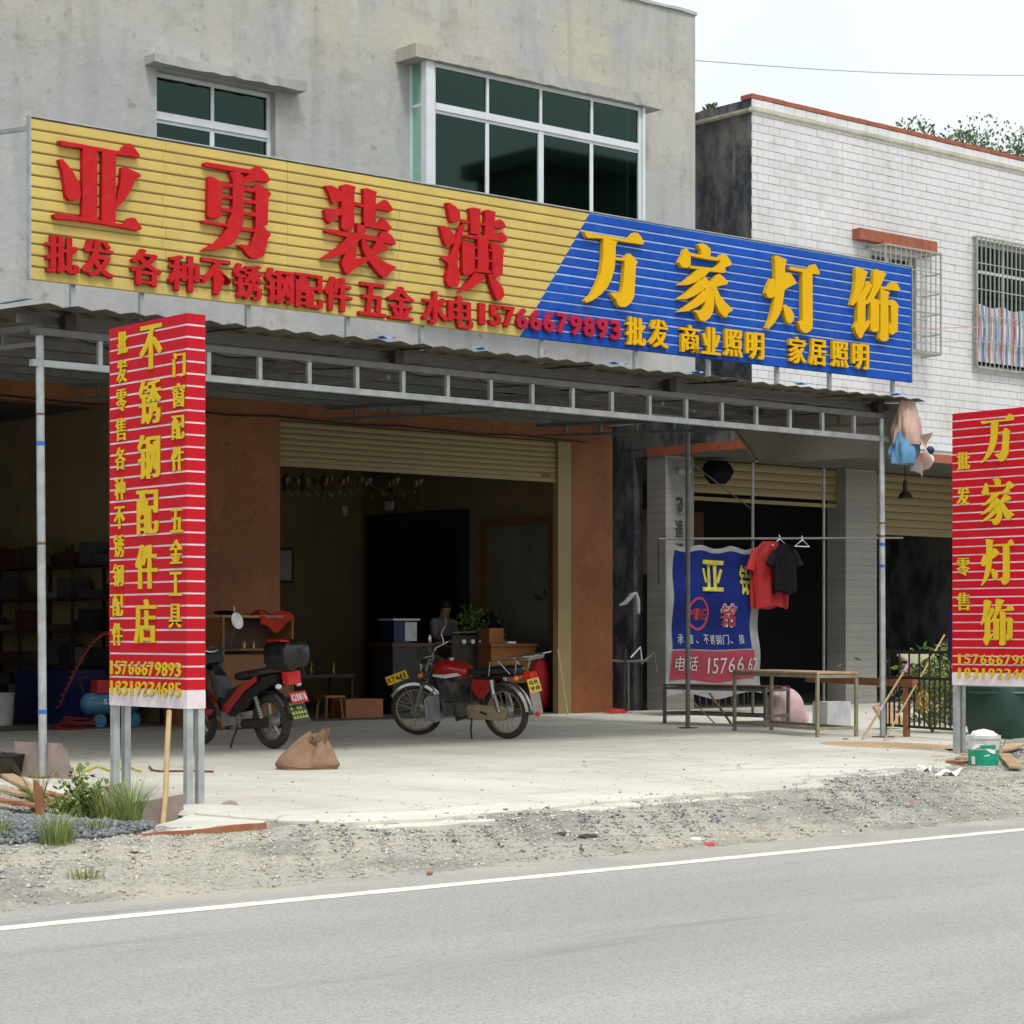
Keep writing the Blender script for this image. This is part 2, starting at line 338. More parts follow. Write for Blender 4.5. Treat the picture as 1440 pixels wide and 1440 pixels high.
    def prism(s, poly, f, d0, d1):           # poly in 2D, f(u, v, d) -> 3D
        n = len(poly)
        vs = [f(u, v, d0) for u, v in poly] + [f(u, v, d1) for u, v in poly]
        fs = [tuple(range(n))[::-1], tuple(range(n, 2 * n))] + [(i, (i + 1) % n, n + (i + 1) % n, n + i) for i in range(n)]
        return s.add(vs, fs)
    def loft(s, rings, caps=True):
        n = len(rings[0]); vs = [p for r in rings for p in r]
        fs = [(j * n + i, j * n + (i + 1) % n, (j + 1) * n + (i + 1) % n, (j + 1) * n + i) for j in range(len(rings) - 1) for i in range(n)]
        if caps: fs += [tuple(range(n))[::-1], tuple(range((len(rings) - 1) * n, len(rings) * n))]
        return s.add(vs, fs)
    def grid(s, nu, nv, f, thick=0):
        vs = [f(i / nu, j / nv) for j in range(nv + 1) for i in range(nu + 1)]
        fs = [(j * (nu + 1) + i, j * (nu + 1) + i + 1, (j + 1) * (nu + 1) + i + 1, (j + 1) * (nu + 1) + i) for j in range(nv) for i in range(nu)]
        return s.add(vs, fs)
    def mesh(s, name, mat, smooth=False):
        single = len(s.f) == 1
        me = bpy.data.meshes.new(name); me.from_pydata(s.v, [], s.f); me.materials.append(MATS[mat])
        bm = bmesh.new(); bm.from_mesh(me)
        if not single: bmesh.ops.recalc_face_normals(bm, faces=bm.faces); bm.to_mesh(me); bm.free()
        if smooth:
            me.polygons.foreach_set('use_smooth', [True] * len(me.polygons))
            try: me.set_sharp_from_angle(angle=R(40))
            except Exception: pass
        me.update(); return me
import bmesh
ORG = {}
def link(name, me, parent=None):
    o = bpy.data.objects.new(name, me); COL.objects.link(o)
    if parent is not None:
        o.parent = parent; g = ORG.get(parent.name)
        if g is not None: o.location = -g
    ORG[o.name] = Vector((0, 0, 0)) if parent is not None else None
    return o
def part(name, mb, mat, parent, smooth=False, label=None):
    o = link(name, mb.mesh(name, mat, smooth), parent); ORG[o.name] = Vector((0, 0, 0))
    if label: o['label'] = label
    return o
def thing(name, label, cat, loc, rot=(0, 0, 0), group=None, world=False):
    """empty at the base of a thing; with world=True its parts are given in world coordinates"""
    o = bpy.data.objects.new(name, None); COL.objects.link(o); o.location = loc; o.rotation_euler = rot
    o.empty_display_size = .2; o['label'] = label; o['category'] = cat
    if group: o['group'] = group
    ORG[o.name] = Vector(loc) if world else Vector((0, 0, 0)); return o
def solo(name, mb, mat, label, cat, group=None, smooth=False):
    """a thing that is one mesh; vertices in world coordinates, origin moved to its base"""
    a = np.array(mb.v); c = Vector(((a[:, 0].min() + a[:, 0].max()) / 2, (a[:, 1].min() + a[:, 1].max()) / 2, a[:, 2].min()))
    mb.v = [tuple(Vector(v) - c) for v in mb.v]
    o = link(name, mb.mesh(name, mat, smooth)); o.location = c; o['label'] = label; o['category'] = cat
    if group: o['group'] = group
    ORG[o.name] = c; return o
def struct(name, mb, mat, smooth=False):
    o = link(name, mb.mesh(name, mat, smooth)); o['kind'] = 'structure'; return o
def copies(o, locs, parent):
    """copies of a part at other places, sharing its mesh"""
    out = []
    for l in locs:
        c = o.copy(); COL.objects.link(c); c.parent = parent; c.location = l; out.append(c)
    return out
def wall_holes(u0, u1, z0, z1, holes, f, d0, d1):
    """one wall mesh with rectangular openings; f(u, z, d) -> 3D"""
    us = sorted({u0, u1, *[h[0] for h in holes], *[h[1] for h in holes]}); zs = sorted({z0, z1, *[h[2] for h in holes], *[h[3] for h in holes]})
    us = [u for u in us if u0 <= u <= u1]; zs = [z for z in zs if z0 <= z <= z1]
    def solid(i, j):
        if i < 0 or j < 0 or i >= len(us) - 1 or j >= len(zs) - 1: return False
        cu, cz = (us[i] + us[i + 1]) / 2, (zs[j] + zs[j + 1]) / 2
        return not any(h[0] < cu < h[1] and h[2] < cz < h[3] for h in holes)
    mb = MB()
    for i in range(len(us) - 1):
        for j in range(len(zs) - 1):
            if not solid(i, j): continue
            a, b, c, d = us[i], us[i + 1], zs[j], zs[j + 1]
            mb.add([f(a, c, d0), f(b, c, d0), f(b, d, d0), f(a, d, d0)], [(0, 1, 2, 3)])
            mb.add([f(a, c, d1), f(b, c, d1), f(b, d, d1), f(a, d, d1)], [(3, 2, 1, 0)])
            for (di, dj, p, q) in ((-1, 0, (a, c), (a, d)), (1, 0, (b, c), (b, d)), (0, -1, (a, c), (b, c)), (0, 1, (a, d), (b, d))):
                if not solid(i + di, j + dj):
                    mb.add([f(*p, d0), f(*q, d0), f(*q, d1), f(*p, d1)], [(0, 1, 2, 3)])
    return mb
XZ = lambda u, z, d: (u, d, z)               # walls facing the road
YZ = lambda u, z, d: (d, u, z)               # side walls

# ---------------------------------------------------------------- writing
_tc = bpy.data.curves.new('writing', 'FONT'); _to = bpy.data.objects.new('writing', _tc)
_tcache = {}
def text_mesh(ch, w, h, depth, bold, mat, thick=0):
    """one character as solid lettering, centred, w x h metres; narrow<1 thickens uprights more than crossbars"""
    key = (ch, round(w, 3), round(h, 3), round(depth, 3), bold, mat, thick)
    if key in _tcache: return _tcache[key]
    _tc.body = ch; _tc.size = 1; _tc.offset = bold; _tc.extrude = .5; _tc.resolution_u = 2; _tc.fill_mode = 'BOTH'
    if _to.name not in COL.objects: COL.objects.link(_to)
    bpy.context.view_layer.update()
    me = bpy.data.meshes.new_from_object(_to.evaluated_get(bpy.context.evaluated_depsgraph_get()))
    a = np.empty(len(me.vertices) * 3); me.vertices.foreach_get('co', a); a = a.reshape(-1, 3)
    lo, hi = a.min(0), a.max(0)
    a[:, 0] = (a[:, 0] - (lo[0] + hi[0]) / 2) * w / max(hi[0] - lo[0], .3 if len(ch) == 1 and ch == '1' else .05)
    a[:, 1] = (a[:, 1] - (lo[1] + hi[1]) / 2) * h / (hi[1] - lo[1]) if ch not in '一-、·' else (a[:, 1] - .38) * h
    a[:, 2] = (a[:, 2] + .5) * depth
    me.vertices.foreach_set('co', a.ravel())
    if thick:
        V, Fc = [], []
        for k_, dx in enumerate((0, -thick * w, thick * w, -thick * w * .5, thick * w * .5)):
            n0 = len(V); q = a * [1 - thick * .8, 1, 1 - .012 * k_ - .004] + [dx, 0, 0]; V += [tuple(v) for v in q]; Fc += [tuple(i + n0 for i in pl.vertices) for pl in me.polygons]
        m2 = bpy.data.meshes.new('character'); m2.from_pydata(V, [], Fc); bpy.data.meshes.remove(me); me = m2
    me.materials.clear(); me.materials.append(MATS[mat]); me.update(); me.name = 'character'
    _tcache[key] = me; return me
def letter(ch, p, w, h, depth, mat, parent, rot, bold=.02, name='character', thick=0):
    o = bpy.data.objects.new(name, text_mesh(ch, w, h, depth, bold, mat, thick)); COL.objects.link(o)
    o.parent = parent; g = ORG.get(parent.name, Vector((0, 0, 0))); o.location = Vector(p) - g; o.rotation_euler = rot; return o
FRONT = (R(90), 0, 0)                        # lettering on a face that looks towards the road (-Y)
SIDE = (R(90), 0, R(-90))                    # lettering on a face that looks towards -X
GLYPH = {
    '亚': (8.821, 9.662, 4.623, 5.355, '61,893 84,900 314,896 752,886 807,971 855,999 895,978 975,887 975,855 704,846 314,853 99,844|329,883 492,886 492,24 321,15|547,872 704,874 696,36 539,38|61,682 99,692 152,642 221,566 290,444 306,320 298,280 252,245 183,231 137,287 122,418 99,571|767,705 791,717 983,663 991,632 927,590 871,453 807,340 704,213 688,218 704,300 744,466 759,596|0,48 30,68 329,64 696,48 807,60 847,130 887,143 927,133 999,39 991,14 951,0 696,13 329,24 23,4'),
    '勇': (10.268, 10.984, 4.519, 5.345, '25,930 49,948 711,947 701,902 348,896 39,903|711,947 803,999 865,973 947,931 989,869 958,839 803,840 671,809 589,763 448,761 438,804 393,883 539,904 559,877 610,850 671,887|89,799 128,808 288,757 268,396 228,373 99,360 74,390|288,753 438,760 438,723 288,713|278,624 438,631 438,598 278,591|278,492 438,492 438,459 278,456|438,767 600,757 600,410 579,349 539,248 468,153 368,84 198,38 0,11 49,45 188,110 288,200 358,288 378,364 418,442 438,539|600,749 752,745 752,708 600,709|600,613 773,621 773,584 600,579|600,484 773,491 773,451 600,450|742,751 803,802 844,800 999,728 989,697 958,664 947,380 886,351 773,347 768,709|0,327 49,332 368,326 368,297 10,303|559,313 752,315 752,282 549,279|886,351 999,281 978,257 947,224 927,133 896,55 865,22 783,3 711,0 650,31 569,97 509,113 539,131 701,132 732,209 763,309 773,347'),
    '装': (11.542, 12.388, 4.486, 5.314, '50,943 128,957 201,937 265,900 275,809 183,774 146,754 109,848|261,975 321,999 451,986 432,915 432,531 376,493 293,483 261,510|36,679 284,730 284,673 238,644 109,533 55,575 45,635|553,981 600,991 742,968 723,930 723,598 563,578 563,917|432,819 553,808 553,773 432,780|723,830 770,840 846,897 894,876 965,799 932,772 723,776|563,605 742,600 822,688 865,662 946,587 903,551 563,563|465,581 563,570 591,512 563,462 525,442 469,451|41,452 64,470 339,466 451,472 770,464 808,531 875,531 942,501 999,430 989,405 582,418 339,412 55,435|451,456 544,437 469,374 395,296 284,215 173,171 0,140 100,208 229,300 312,386 358,445|349,383 460,358 455,188 638,240 657,204 469,98 395,43 349,0 302,18 261,113 302,217|525,412 572,417 647,318 742,237 856,188 999,157 989,140 913,85 875,27 827,14 770,46 685,122 600,213 544,291|713,380 732,413 818,416 889,355 875,322 761,285 694,262 657,281'),
    '潢': (12.922, 13.755, 4.43, 5.3, '91,994 132,999 233,966 285,919 295,837 264,803 182,786 142,804 111,921|0,719 51,740 132,712 203,659 223,593 203,561 111,520 71,531 40,603|336,800 351,783 346,721 305,633 295,571 264,499 254,331 285,236 285,145 254,96 172,73 111,90 86,140 91,216 121,295 101,346 20,375 30,395 152,427 182,498 233,625 274,728|428,975 490,990 594,987 584,695 449,703 439,907|657,979 699,992 824,980 809,936 803,689 657,680 667,912|326,829 428,830 428,807 315,798|584,833 667,835 667,808 584,806|798,858 835,885 888,907 941,883 983,833 930,804 803,805|305,671 563,685 814,721 846,748 909,767 962,746 999,688 972,662 824,661 563,647 305,648|547,676 714,679 699,570 719,419 709,318 553,309 553,478|315,596 367,602 501,579 501,289 449,245 346,227 326,255|501,564 553,554 553,535 501,537|501,445 553,439 553,416 501,419|501,312 751,315 751,288 501,281|709,556 761,550 761,531 709,533|709,433 761,439 761,416 709,414|740,598 782,626 846,629 946,559 930,518 919,294 824,245 767,255 767,532|501,273 646,258 657,228 553,149 428,76 274,34 346,105 439,198|699,271 740,279 856,202 930,133 946,57 898,6 835,0 782,80 730,190'),
    '万': (14.773, 15.609, 4.52, 5.307, '0,908 213,897 479,900 727,893 787,958 837,999 898,999 948,955 999,892 979,862 727,858 538,861 272,855 68,833 29,855|316,860 548,851 518,786 513,610 498,493 449,350 380,235 272,132 136,42 29,0 14,29 116,115 204,254 272,406 306,585|513,640 667,643 667,612 513,606|667,643 687,676 747,718 807,683 888,623 858,573 848,418 827,161 767,70 687,15 597,6 548,31 528,91 439,150 429,172 607,191 637,279 667,520'),
    '家': (16.091, 16.921, 4.494, 5.312, '370,971 445,999 520,989 596,944 596,852 435,834 424,909|126,882 169,902 211,861 237,788 237,697 179,653 84,650 26,711 84,786|211,854 413,846 585,847 758,848 758,809 520,805 222,817|758,848 802,895 867,910 933,860 994,789 944,765 857,736 878,684 846,661 596,653 222,657 222,688 661,702 737,753 780,804|349,649 596,668 478,571 328,487 179,433 21,416 137,481 264,571|499,574 574,513 650,398 661,246 639,136 585,55 499,0 413,0 370,42 349,85 285,110 306,123 445,140 488,206 510,307 499,421 392,509|392,524 531,470 456,393 306,309 158,249 0,233 126,306 264,411|478,403 542,387 499,260 349,169 179,99 10,71 137,148 306,264|704,619 758,640 824,609 911,549 889,516 737,476 596,423 553,472 596,507|628,450 693,464 758,363 867,274 988,209 999,187 922,149 889,91 857,81 758,140 682,248 650,360'),
    '灯': (17.44, 18.317, 4.495, 5.313, '156,992 215,999 390,969 357,901 351,568 324,447 302,310 237,193 151,89 43,0 16,21 86,146 129,260 161,413 178,612 172,895|97,674 151,688 172,643 172,462 118,424 43,424 0,482 43,581|346,758 411,797 466,787 565,679 543,661 422,600 346,560|313,351 368,364 477,304 521,237 510,165 455,119 390,129 357,197|422,869 466,882 798,885 853,952 920,972 999,865 988,839 853,832 455,838|675,843 859,848 865,128 842,70 764,22 698,20 642,58 609,127 576,163 675,181'),
    '饰': (18.847, 19.709, 4.532, 5.348, '94,959 165,984 344,938 296,867 260,740 189,633 130,512 35,437 0,450 59,603 94,787|284,792 356,816 392,787 428,758 356,651 260,542 165,614 213,644 284,726|130,594 296,596 284,240 392,276 392,243 332,163 260,90 225,21 177,0 106,67 71,146 130,233|464,985 512,999 718,956 669,901 596,768 524,669 440,561 320,483 296,497 380,621 440,743 452,909|584,767 766,779 815,842 888,867 950,832 999,762 962,742 596,735|392,540 428,568 560,549 560,143 476,115 392,135|428,577 452,587 608,558 608,517 440,520|754,561 827,606 901,589 974,530 950,498 944,172 827,106 766,138 766,213 815,284 803,516 754,528|590,735 778,705 748,644 754,37 693,7 621,4 560,36 590,138'),
}
def big_letter(ch, f, depth, mat, parent, name='character'):
    """hand-drawn heavy Song style character; strokes are solid pieces with slightly different heights; f(u, v, d)"""
    mb = MB()
    for i, st in enumerate(GLYPH[ch][4].split('|')):
        poly = [tuple(int(k) / 999 for k in a.split(',')) for a in st.split(' ')]
        mb.prism(poly, f, 0, depth + i * .0006)
    return part(name, mb, mat, parent)

# ================================================================ SETTING: ground, road, forecourt
def hgt(x, y):
    h = -.15 + .125 * min(1, max(0, (y - 9.65) / 1.3))
    if x < 7.9: h -= .07 * min(1, max(0, (y - 11.6) / .6)) * min(1, (7.9 - x) / .2)
    d = math.hypot((x - 6.2) / 1.0, (y - 12.5) / 1.15)
    if d < 1.5: h += .13 * (1 + math.cos(math.pi * d / 1.5)) / 2
    d = math.hypot((x - 13.4) / 2.2, (y - 10.9) / .7)
    if d < 1: h += .03 * (1 + math.cos(math.pi * d)) / 2
    return h + .012 * math.sin(x * 3.1 + y * 2.3) * math.sin(x * 1.3 - y * 4.1)
def edge(x): return 9.66 + .05 * math.sin(x * 1.7) + .035 * math.sin(x * 5.3 + 1) + .02 * math.sin(x * 13.1) + .012 * math.sin(x * 31)
mb = MB(); mb.box(-300, 400, -300, 400, -2.2, -.36); struct('ground', mb, 'dusty_verge')
mb = MB(); nx = 900
xs = np.linspace(-20, 60, nx + 1)
vs = []
for x in xs: vs += [(x, -12, -.15), (x, edge(x), -.15), (x, edge(x) + .02, -.35)]
fs = []
for i in range(nx): fs += [(3 * i, 3 * i + 3, 3 * i + 4, 3 * i + 1), (3 * i + 1, 3 * i + 4, 3 * i + 5, 3 * i + 2)]
mb.add(vs, fs); struct('road', mb, 'worn_asphalt')
mb = MB(); mb.add([(-20, 9.02, -.148), (60, 8.93, -.148), (60, 9.08, -.148), (-20, 9.17, -.148)], [(0, 1, 2, 3)]) if False else mb.grid(700, 1, lambda u, v: (-20 + 80 * u, 9.02 - .09 * u + .128 * v + random.uniform(-.006, .006), -.148)); struct('road_line', mb, 'road_paint')
mb = MB(); gx = np.linspace(-4, 40, 441); gy = np.concatenate([np.linspace(9.3, 14.5, 105), np.linspace(14.6, 24.5, 40)])
vs = [(x, y, min(hgt(x, y), 9) + .014 * math.sin(x * 17 + y * 9) * math.sin(y * 23 - x * 5) - (.05 if y < 9.6 else 0)) for y in gy for x in gx]
n = len(gx); fs = [(j * n + i, j * n + i + 1, (j + 1) * n + i + 1, (j + 1) * n + i) for j in range(len(gy) - 1) for i in range(n - 1)]
mb.add(vs, fs); struct('verge', mb, 'dusty_verge', smooth=True)
SLAB = [(8.3, 24.2), (8.16, 17.5), (8.13, 15.7), (7.99, 14.4), (7.93, 13.2), (7.83, 12.24), (7.95, 11.5), (8.13, 11.14), (8.5, 11.05), (8.83, 11.02),
        (9.3, 11.12), (9.78, 11.11), (10.4, 11.3), (11.43, 11.4), (11.8, 11.28), (12.19, 11.32), (12.5, 11.28), (12.9, 11.6), (13.7, 12.17), (14.4, 12.25),
        (15.1, 12.49), (15.45, 12.15), (15.9, 12.4), (16.4, 12.9), (17.2, 13.3), (18.2, 14.4), (20.5, 15.6), (24, 17), (30, 19.5), (36, 21), (36, 24.2)]
def rough_poly(poly, step=.09, amp=.035):
    out = []
    for i, a in enumerate(poly):
        b = poly[(i + 1) % len(poly)]; L_ = math.dist(a, b); k = max(1, int(L_ / step)) if max(a[1], b[1]) < 16.5 else 1
        for j in range(k):
            t = j / k; out.append((a[0] + (b[0] - a[0]) * t + (random.uniform(-amp, amp) if k > 1 else 0), a[1] + (b[1] - a[1]) * t + (random.uniform(-amp, amp) if k > 1 else 0)))
    return out
mb = MB(); sp = rough_poly(SLAB); mb.prism(sp, lambda u, v, d: (u, v, d), -.3, 0); struct('forecourt_slab', mb, 'forecourt_concrete')
# thin laitance run out in front of the slab edge
mb = MB(); ap = [(x, y - .16 - .1 * abs(math.sin(x * 2.3))) for x, y in SLAB if 7.9 < x < 15.2 and y < 13 and (x, y) != (7.93, 13.2)]
mb.prism(rough_poly([(7.6, 11.75)] + ap + [(15.2, 13), (8, 13.2)], .07, .05), lambda u, v, d: (u, v, d), -.12, -.022); struct('apron_edge', mb, 'forecourt_concrete')
def in_slab(x, y):
    c = False; n = len(SLAB)
    for i in range(n):
        (x1, y1), (x2, y2) = SLAB[i], SLAB[(i + 1) % n]
        if (y1 > y) != (y2 > y) and x < (x2 - x1) * (y - y1) / (y2 - y1) + x1: c = not c
    return c
# stones: three mixes of loose gravel over the verge, a pile of blue-grey chippings
ICO = bpy.data.meshes.new('_i'); _b = bmesh.new(); bmesh.ops.create_icosphere(_b, subdivisions=1, radius=1); 
IV = np.array([v.co[:] for v in _b.verts]); IF = np.array([[v.index for v in f.verts] for f in _b.faces]); _b.free()
def stones(name, pts, sizes, mat):
    n = len(pts); k = len(IV)
    ang = rng.uniform(0, 2 * np.pi, n); sc = np.stack([rng.uniform(.7, 1.4, n), rng.uniform(.5, 1.0, n), rng.uniform(.4, 1.0, n)], 1) * sizes[:, None]
    base = IV[None] * (1 + rng.uniform(-.4, .35, (n, k, 1))); v = base * sc[:, None, :]
    c, s = np.cos(ang)[:, None], np.sin(ang)[:, None]
    V = np.stack([v[:, :, 0] * c - v[:, :, 1] * s, v[:, :, 0] * s + v[:, :, 1] * c, v[:, :, 2]], 2) + pts[:, None, :]
    F = (IF[None] + (np.arange(n) * k)[:, None, None]).reshape(-1, 3)
    me = bpy.data.meshes.new(name); me.vertices.add(n * k); me.vertices.foreach_set('co', V.ravel())
    me.loops.add(F.size); me.loops.foreach_set('vertex_index', F.ravel()); me.polygons.add(len(F))
    me.polygons.foreach_set('loop_start', np.arange(0, F.size, 3)); me.polygons.foreach_set('loop_total', np.full(len(F), 3))
    me.update(); me.validate(); me.materials.append(MATS[mat]); o = link(name, me); o['kind'] = 'stuff'; return o
def scatter(n, x0, x1, dens, smin, smax):
    P, Sz = [], []
    while len(P) < n:
        x = random.uniform(x0, x1); y = random.uniform(9.5, 15.5)
        if in_slab(x, y + .05) and random.random() > (.09 if not in_slab(x, y - .2) else .006): continue
        if y < edge(x) and random.random() > .04: continue
        if random.random() > dens(x, y): continue
        s = smin * (smax / smin) ** (random.random() ** 2.2); zz = 0.0 if in_slab(x, y) else (hgt(x, y) if y > edge(x) else -.15)
        P.append((x, y, zz + s * .15)); Sz.append(s)
    return np.array(P), np.array(Sz)
def nzf(x, y): return .5 + .25 * math.sin(x * 1.1 + 2 * math.sin(y * 1.7)) + .25 * math.sin(x * 2.7 - y * 3.1)
def dens_g(x, y):
    d = .15 + .85 * nzf(x, y)
    if y < 10.1: d *= .35
    return d
p, s_ = scatter(30000, 3.5, 20, dens_g, .005, .017); stones('gravel', p, s_, 'stone_grey')
p, s_ = scatter(27000, 3.5, 20, lambda x, y: .3 + .7 * (1 - nzf(x + 3, y)), .004, .016); stones('gravel', p, s_, 'stone_tan')
p, s_ = scatter(6500, 7.5, 20, lambda x, y: (.9 if y > 10.3 else .2) * (1 if 8.3 < x < 10.2 or nzf(x, y + 2) > .6 else .1), .005, .019); stones('gravel', p, s_, 'stone_blue')
P = []
for _ in range(9000):
    a = random.uniform(0, 2 * math.pi); r = random.random() ** .6; x = 6.2 + 1.15 * r * math.cos(a); y = 12.5 + 1.3 * r * math.sin(a); P.append((x, y, hgt(x, y) + .006 + .02 * random.random()))
stones('gravel_pile', np.array(P), rng.uniform(.009, .026, len(P)), 'stone_blue')
# thin concrete apron poured against a formwork plank left of the slab
mb = MB(); mb.prism([(6.78, 11.36), (7.7, 11.42), (7.93, 11.7), (7.9, 12.5), (7.5, 12.1), (6.9, 11.62)], lambda u, v, d: (u, v, d), -.2, -.012); struct('concrete_apron', mb, 'forecourt_concrete')
mb = MB(); mb.prism([(5.0, 11.75), (6.6, 11.85), (6.6, 11.97), (5.0, 11.9)], lambda u, v, d: (u, v, d), -.2, -.03); struct('kerb_edge', mb, 'forecourt_concrete')
for (x, y, r) in ((7.98, 14.0, .35), (7.95, 12.75, .3)):
    mb = MB(); mb.lathe((x + .1, y - .15, -.02), [(r, 0), (r * .92, .03), (r * .6, .045), (.01, .05)], 18); struct('footing', mb, 'forecourt_concrete', smooth=True)

# ================================================================ CEMENT-RENDERED BUILDING (left)
UF, GF, BK = 22.25, 24.0, 31.0               # upper facade, ground-floor facade, back wall (Y)
X0, X1 = 2.0, 22.575                         # left (beyond the frame) and right side (X)
TOPZ = 10.17
bld = thing('concrete_building', 'two storey bare cement rendered shop building with brown painted ground floor', 'building', (12.3, 24, 0), world=True)
W1 = (13.54, 15.23, 6.0, 7.86); W2 = (17.32, 21.22, 5.9, 8.55); W0 = (8.0, 9.7, 6.0, 7.86)
part('upper_wall', wall_holes(X0, X1, 4.32, TOPZ, [W0, W1, W2], XZ, UF, UF + .24), 'cement_render', bld)
part('side_wall', wall_holes(UF + .24, BK + .2, 4.32, TOPZ - .02, [], YZ, X1 - .24, X1 - .002), 'cement_render', bld)
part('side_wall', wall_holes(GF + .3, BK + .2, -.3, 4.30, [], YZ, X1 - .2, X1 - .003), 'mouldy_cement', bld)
part('side_wall', wall_holes(UF + .24, BK + .2, -.3, TOPZ - .02, [], YZ, X0 + .002, X0 + .24), 'cement_render', bld)
part('back_wall', wall_holes(X0 + .24, X1 - .24, -.3, TOPZ - .02, [], XZ, BK, BK + .2), 'inner_plaster', bld)
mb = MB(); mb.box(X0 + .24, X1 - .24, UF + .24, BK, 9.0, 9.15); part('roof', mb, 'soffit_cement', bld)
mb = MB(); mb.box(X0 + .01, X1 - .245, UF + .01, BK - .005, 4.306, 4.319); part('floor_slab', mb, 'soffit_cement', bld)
mb = MB(); mb.box(X0, X1 - .004, GF, GF + .3, 4.04, 4.304); part('lintel', mb, 'brown_painted_render', bld)
PILL = [(6.0, 7.4), (14.9, 16.5), (21.75, X1 - .001)]
for a, b in PILL:
    mb = MB(); mb.box(a, b, GF - .001, GF + .3, -.2, 4.0395); part('pillar', mb, 'brown_painted_render', bld)
mb = MB(); mb.box(X0 + .3, X1 - .25, GF + .02, BK, -.25, .012); part('shop_floor', mb, 'floor_inner', bld)
mb = MB(); mb.box(15.15, 15.3, GF + .3, BK - .005, .013, 4.303); part('party_wall', mb, 'inner_plaster', bld)
mb = MB(); mb.box(15.31, 22.36, 30.0, 30.1, .013, 4.303); mb.box(22.37 - .04, 22.373, GF + .305, 29.995, .013, 4.303); part('inner_wall', mb, 'inner_plaster', bld)
# the upper rooms: a floor-to-ceiling partition coloured near-black for their lack of light
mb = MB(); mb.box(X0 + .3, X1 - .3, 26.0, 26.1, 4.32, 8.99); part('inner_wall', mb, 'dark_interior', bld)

def window(x0, x1, z0, z1, Yf, cols, transom, wide=None, depth=.06, lab=None):
    """aluminium window: frame > panes; fixed lights above a transom, sliding sashes below"""
    mb = MB(); w = .05
    mb.box(x0, x1, Yf, Yf + depth, z1 - w, z1); mb.box(x0, x1, Yf, Yf + depth, z0, z0 + w)
    mb.box(x0, x0 + w, Yf + .001, Yf + depth - .001, z0 + w, z1 - w); mb.box(x1 - w, x1, Yf + .001, Yf + depth - .001, z0 + w, z1 - w)
    mb.box(x0 + w, x1 - w, Yf - .01, Yf + depth + .01, transom - .055, transom + .035)
    n = cols; st = (x1 - x0) / n
    for i in range(1, n):
        x = x0 + i * st; mb.box(x - .02, x + .02, Yf + .004, Yf + depth - .004, transom + .035, z1 - w)
        a = .045 if (n == 4 and i == 2) else .03
        mb.box(x - a, x + a, Yf + .002 + .012 * (i % 2), Yf + depth - .002, z0 + w, transom - .055)
    for i in range(n):                       # thin sash rails
        a, b = x0 + i * st + .03, x0 + (i + 1) * st - .03
        mb.box(a, b, Yf + .012, Yf + .05, transom - .095, transom - .056)
    fr = part('window', mb, 'white_alu', bld, label=lab)
    for i in range(n):
        a, b = x0 + i * st, x0 + (i + 1) * st
        for (c, d) in ((z0 + w, transom - .08), (transom + .03, z1 - w)):
            g = MB(); tl = random.uniform(-.002, .002)
            g.add([(a + .015, Yf + .028 + tl, c), (b - .015, Yf + .028, c), (b - .015, Yf + .028 - tl, d), (a + .015, Yf + .028, d)], [(0, 1, 2, 3)])
            part('pane', g, 'green_glass', fr)
    return fr
window(W1[0] + .003, W1[1] - .003, W1[2] + .003, W1[3] - .003, UF + .1, 2, 7.36, lab='smaller two-column sliding window set back in the wall')
window(W0[0] + .003, W0[1] - .003, W0[2] + .003, W0[3] - .003, UF + .1, 2, 7.36)
# box window standing proud of the wall, green side lights
BY = UF - .36
window(W2[0] + .12, W2[1] - .05, W2[2] + .05, W2[3] - .003, BY + .03, 4, 8.0, lab='large box window projecting from the wall')
mb = MB(); mb.box(W2[0] - .005, W2[0] + .118, BY, BY + .11, W2[2] + .05, W2[3] - .001); part('window_post', mb, 'white_alu', bld); mb = MB(); mb.box(W2[1] - .048, W2[1], BY, BY + .06, W2[2] + .05, W2[3] - .001)
for x in (W2[0] + .0, W2[1] - .04):
    mb.box(x, x + .03, UF - .04, UF - .001, W2[2] + .05, W2[3] - .002); mb.box(x + .002, x + .028, BY + .112, UF - .041, 7.98, 8.02)
fr = part('window_side_frame', mb, 'white_alu', bld)
for x in (W2[0] + .012, W2[1] - .03):
    g = MB(); g.add([(x, BY + .1, W2[2] + .05), (x, UF - .02, W2[2] + .05), (x, UF - .02, W2[3]), (x, BY + .1, W2[3])], [(0, 1, 2, 3)]); part('pane', g, 'green_glass', fr)
def rough_box(x0, x1, y0, y1, z0, z1, amp=.008, n=44):
    mb = MB(); rings = []
    for i in range(n + 1):
        x = x0 + (x1 - x0) * i / n; r = lambda: random.uniform(-amp, amp)
        rings.append([(x, y0 + r(), z0 + r()), (x, y1, z0), (x, y1, z1), (x, y0 + r(), z1 + r())])
    return mb.loft(rings)
part('window_ledge', rough_box(17.1, 21.5, UF - .42, UF + .001, 8.553, 8.72, .007), 'cement_render', bld)
part('window_sill', rough_box(17.15, 21.45, UF - .42, UF + .001, 5.72, 5.95), 'cement_render', bld)
part('window_ledge', rough_box(13.38, 15.55, UF - .22, UF + .001, 7.885, 7.99, .009, 16), 'cement_render', bld)
part('window_ledge', rough_box(7.8, 9.9, UF - .22, UF + .001, 7.885, 7.99, .009, 16), 'cement_render', bld)
part('parapet_cap', rough_box(X0, X1 + .02, UF - .03, UF + .26, TOPZ - .004, TOPZ + .05, .012, 60), 'cement_render', bld)
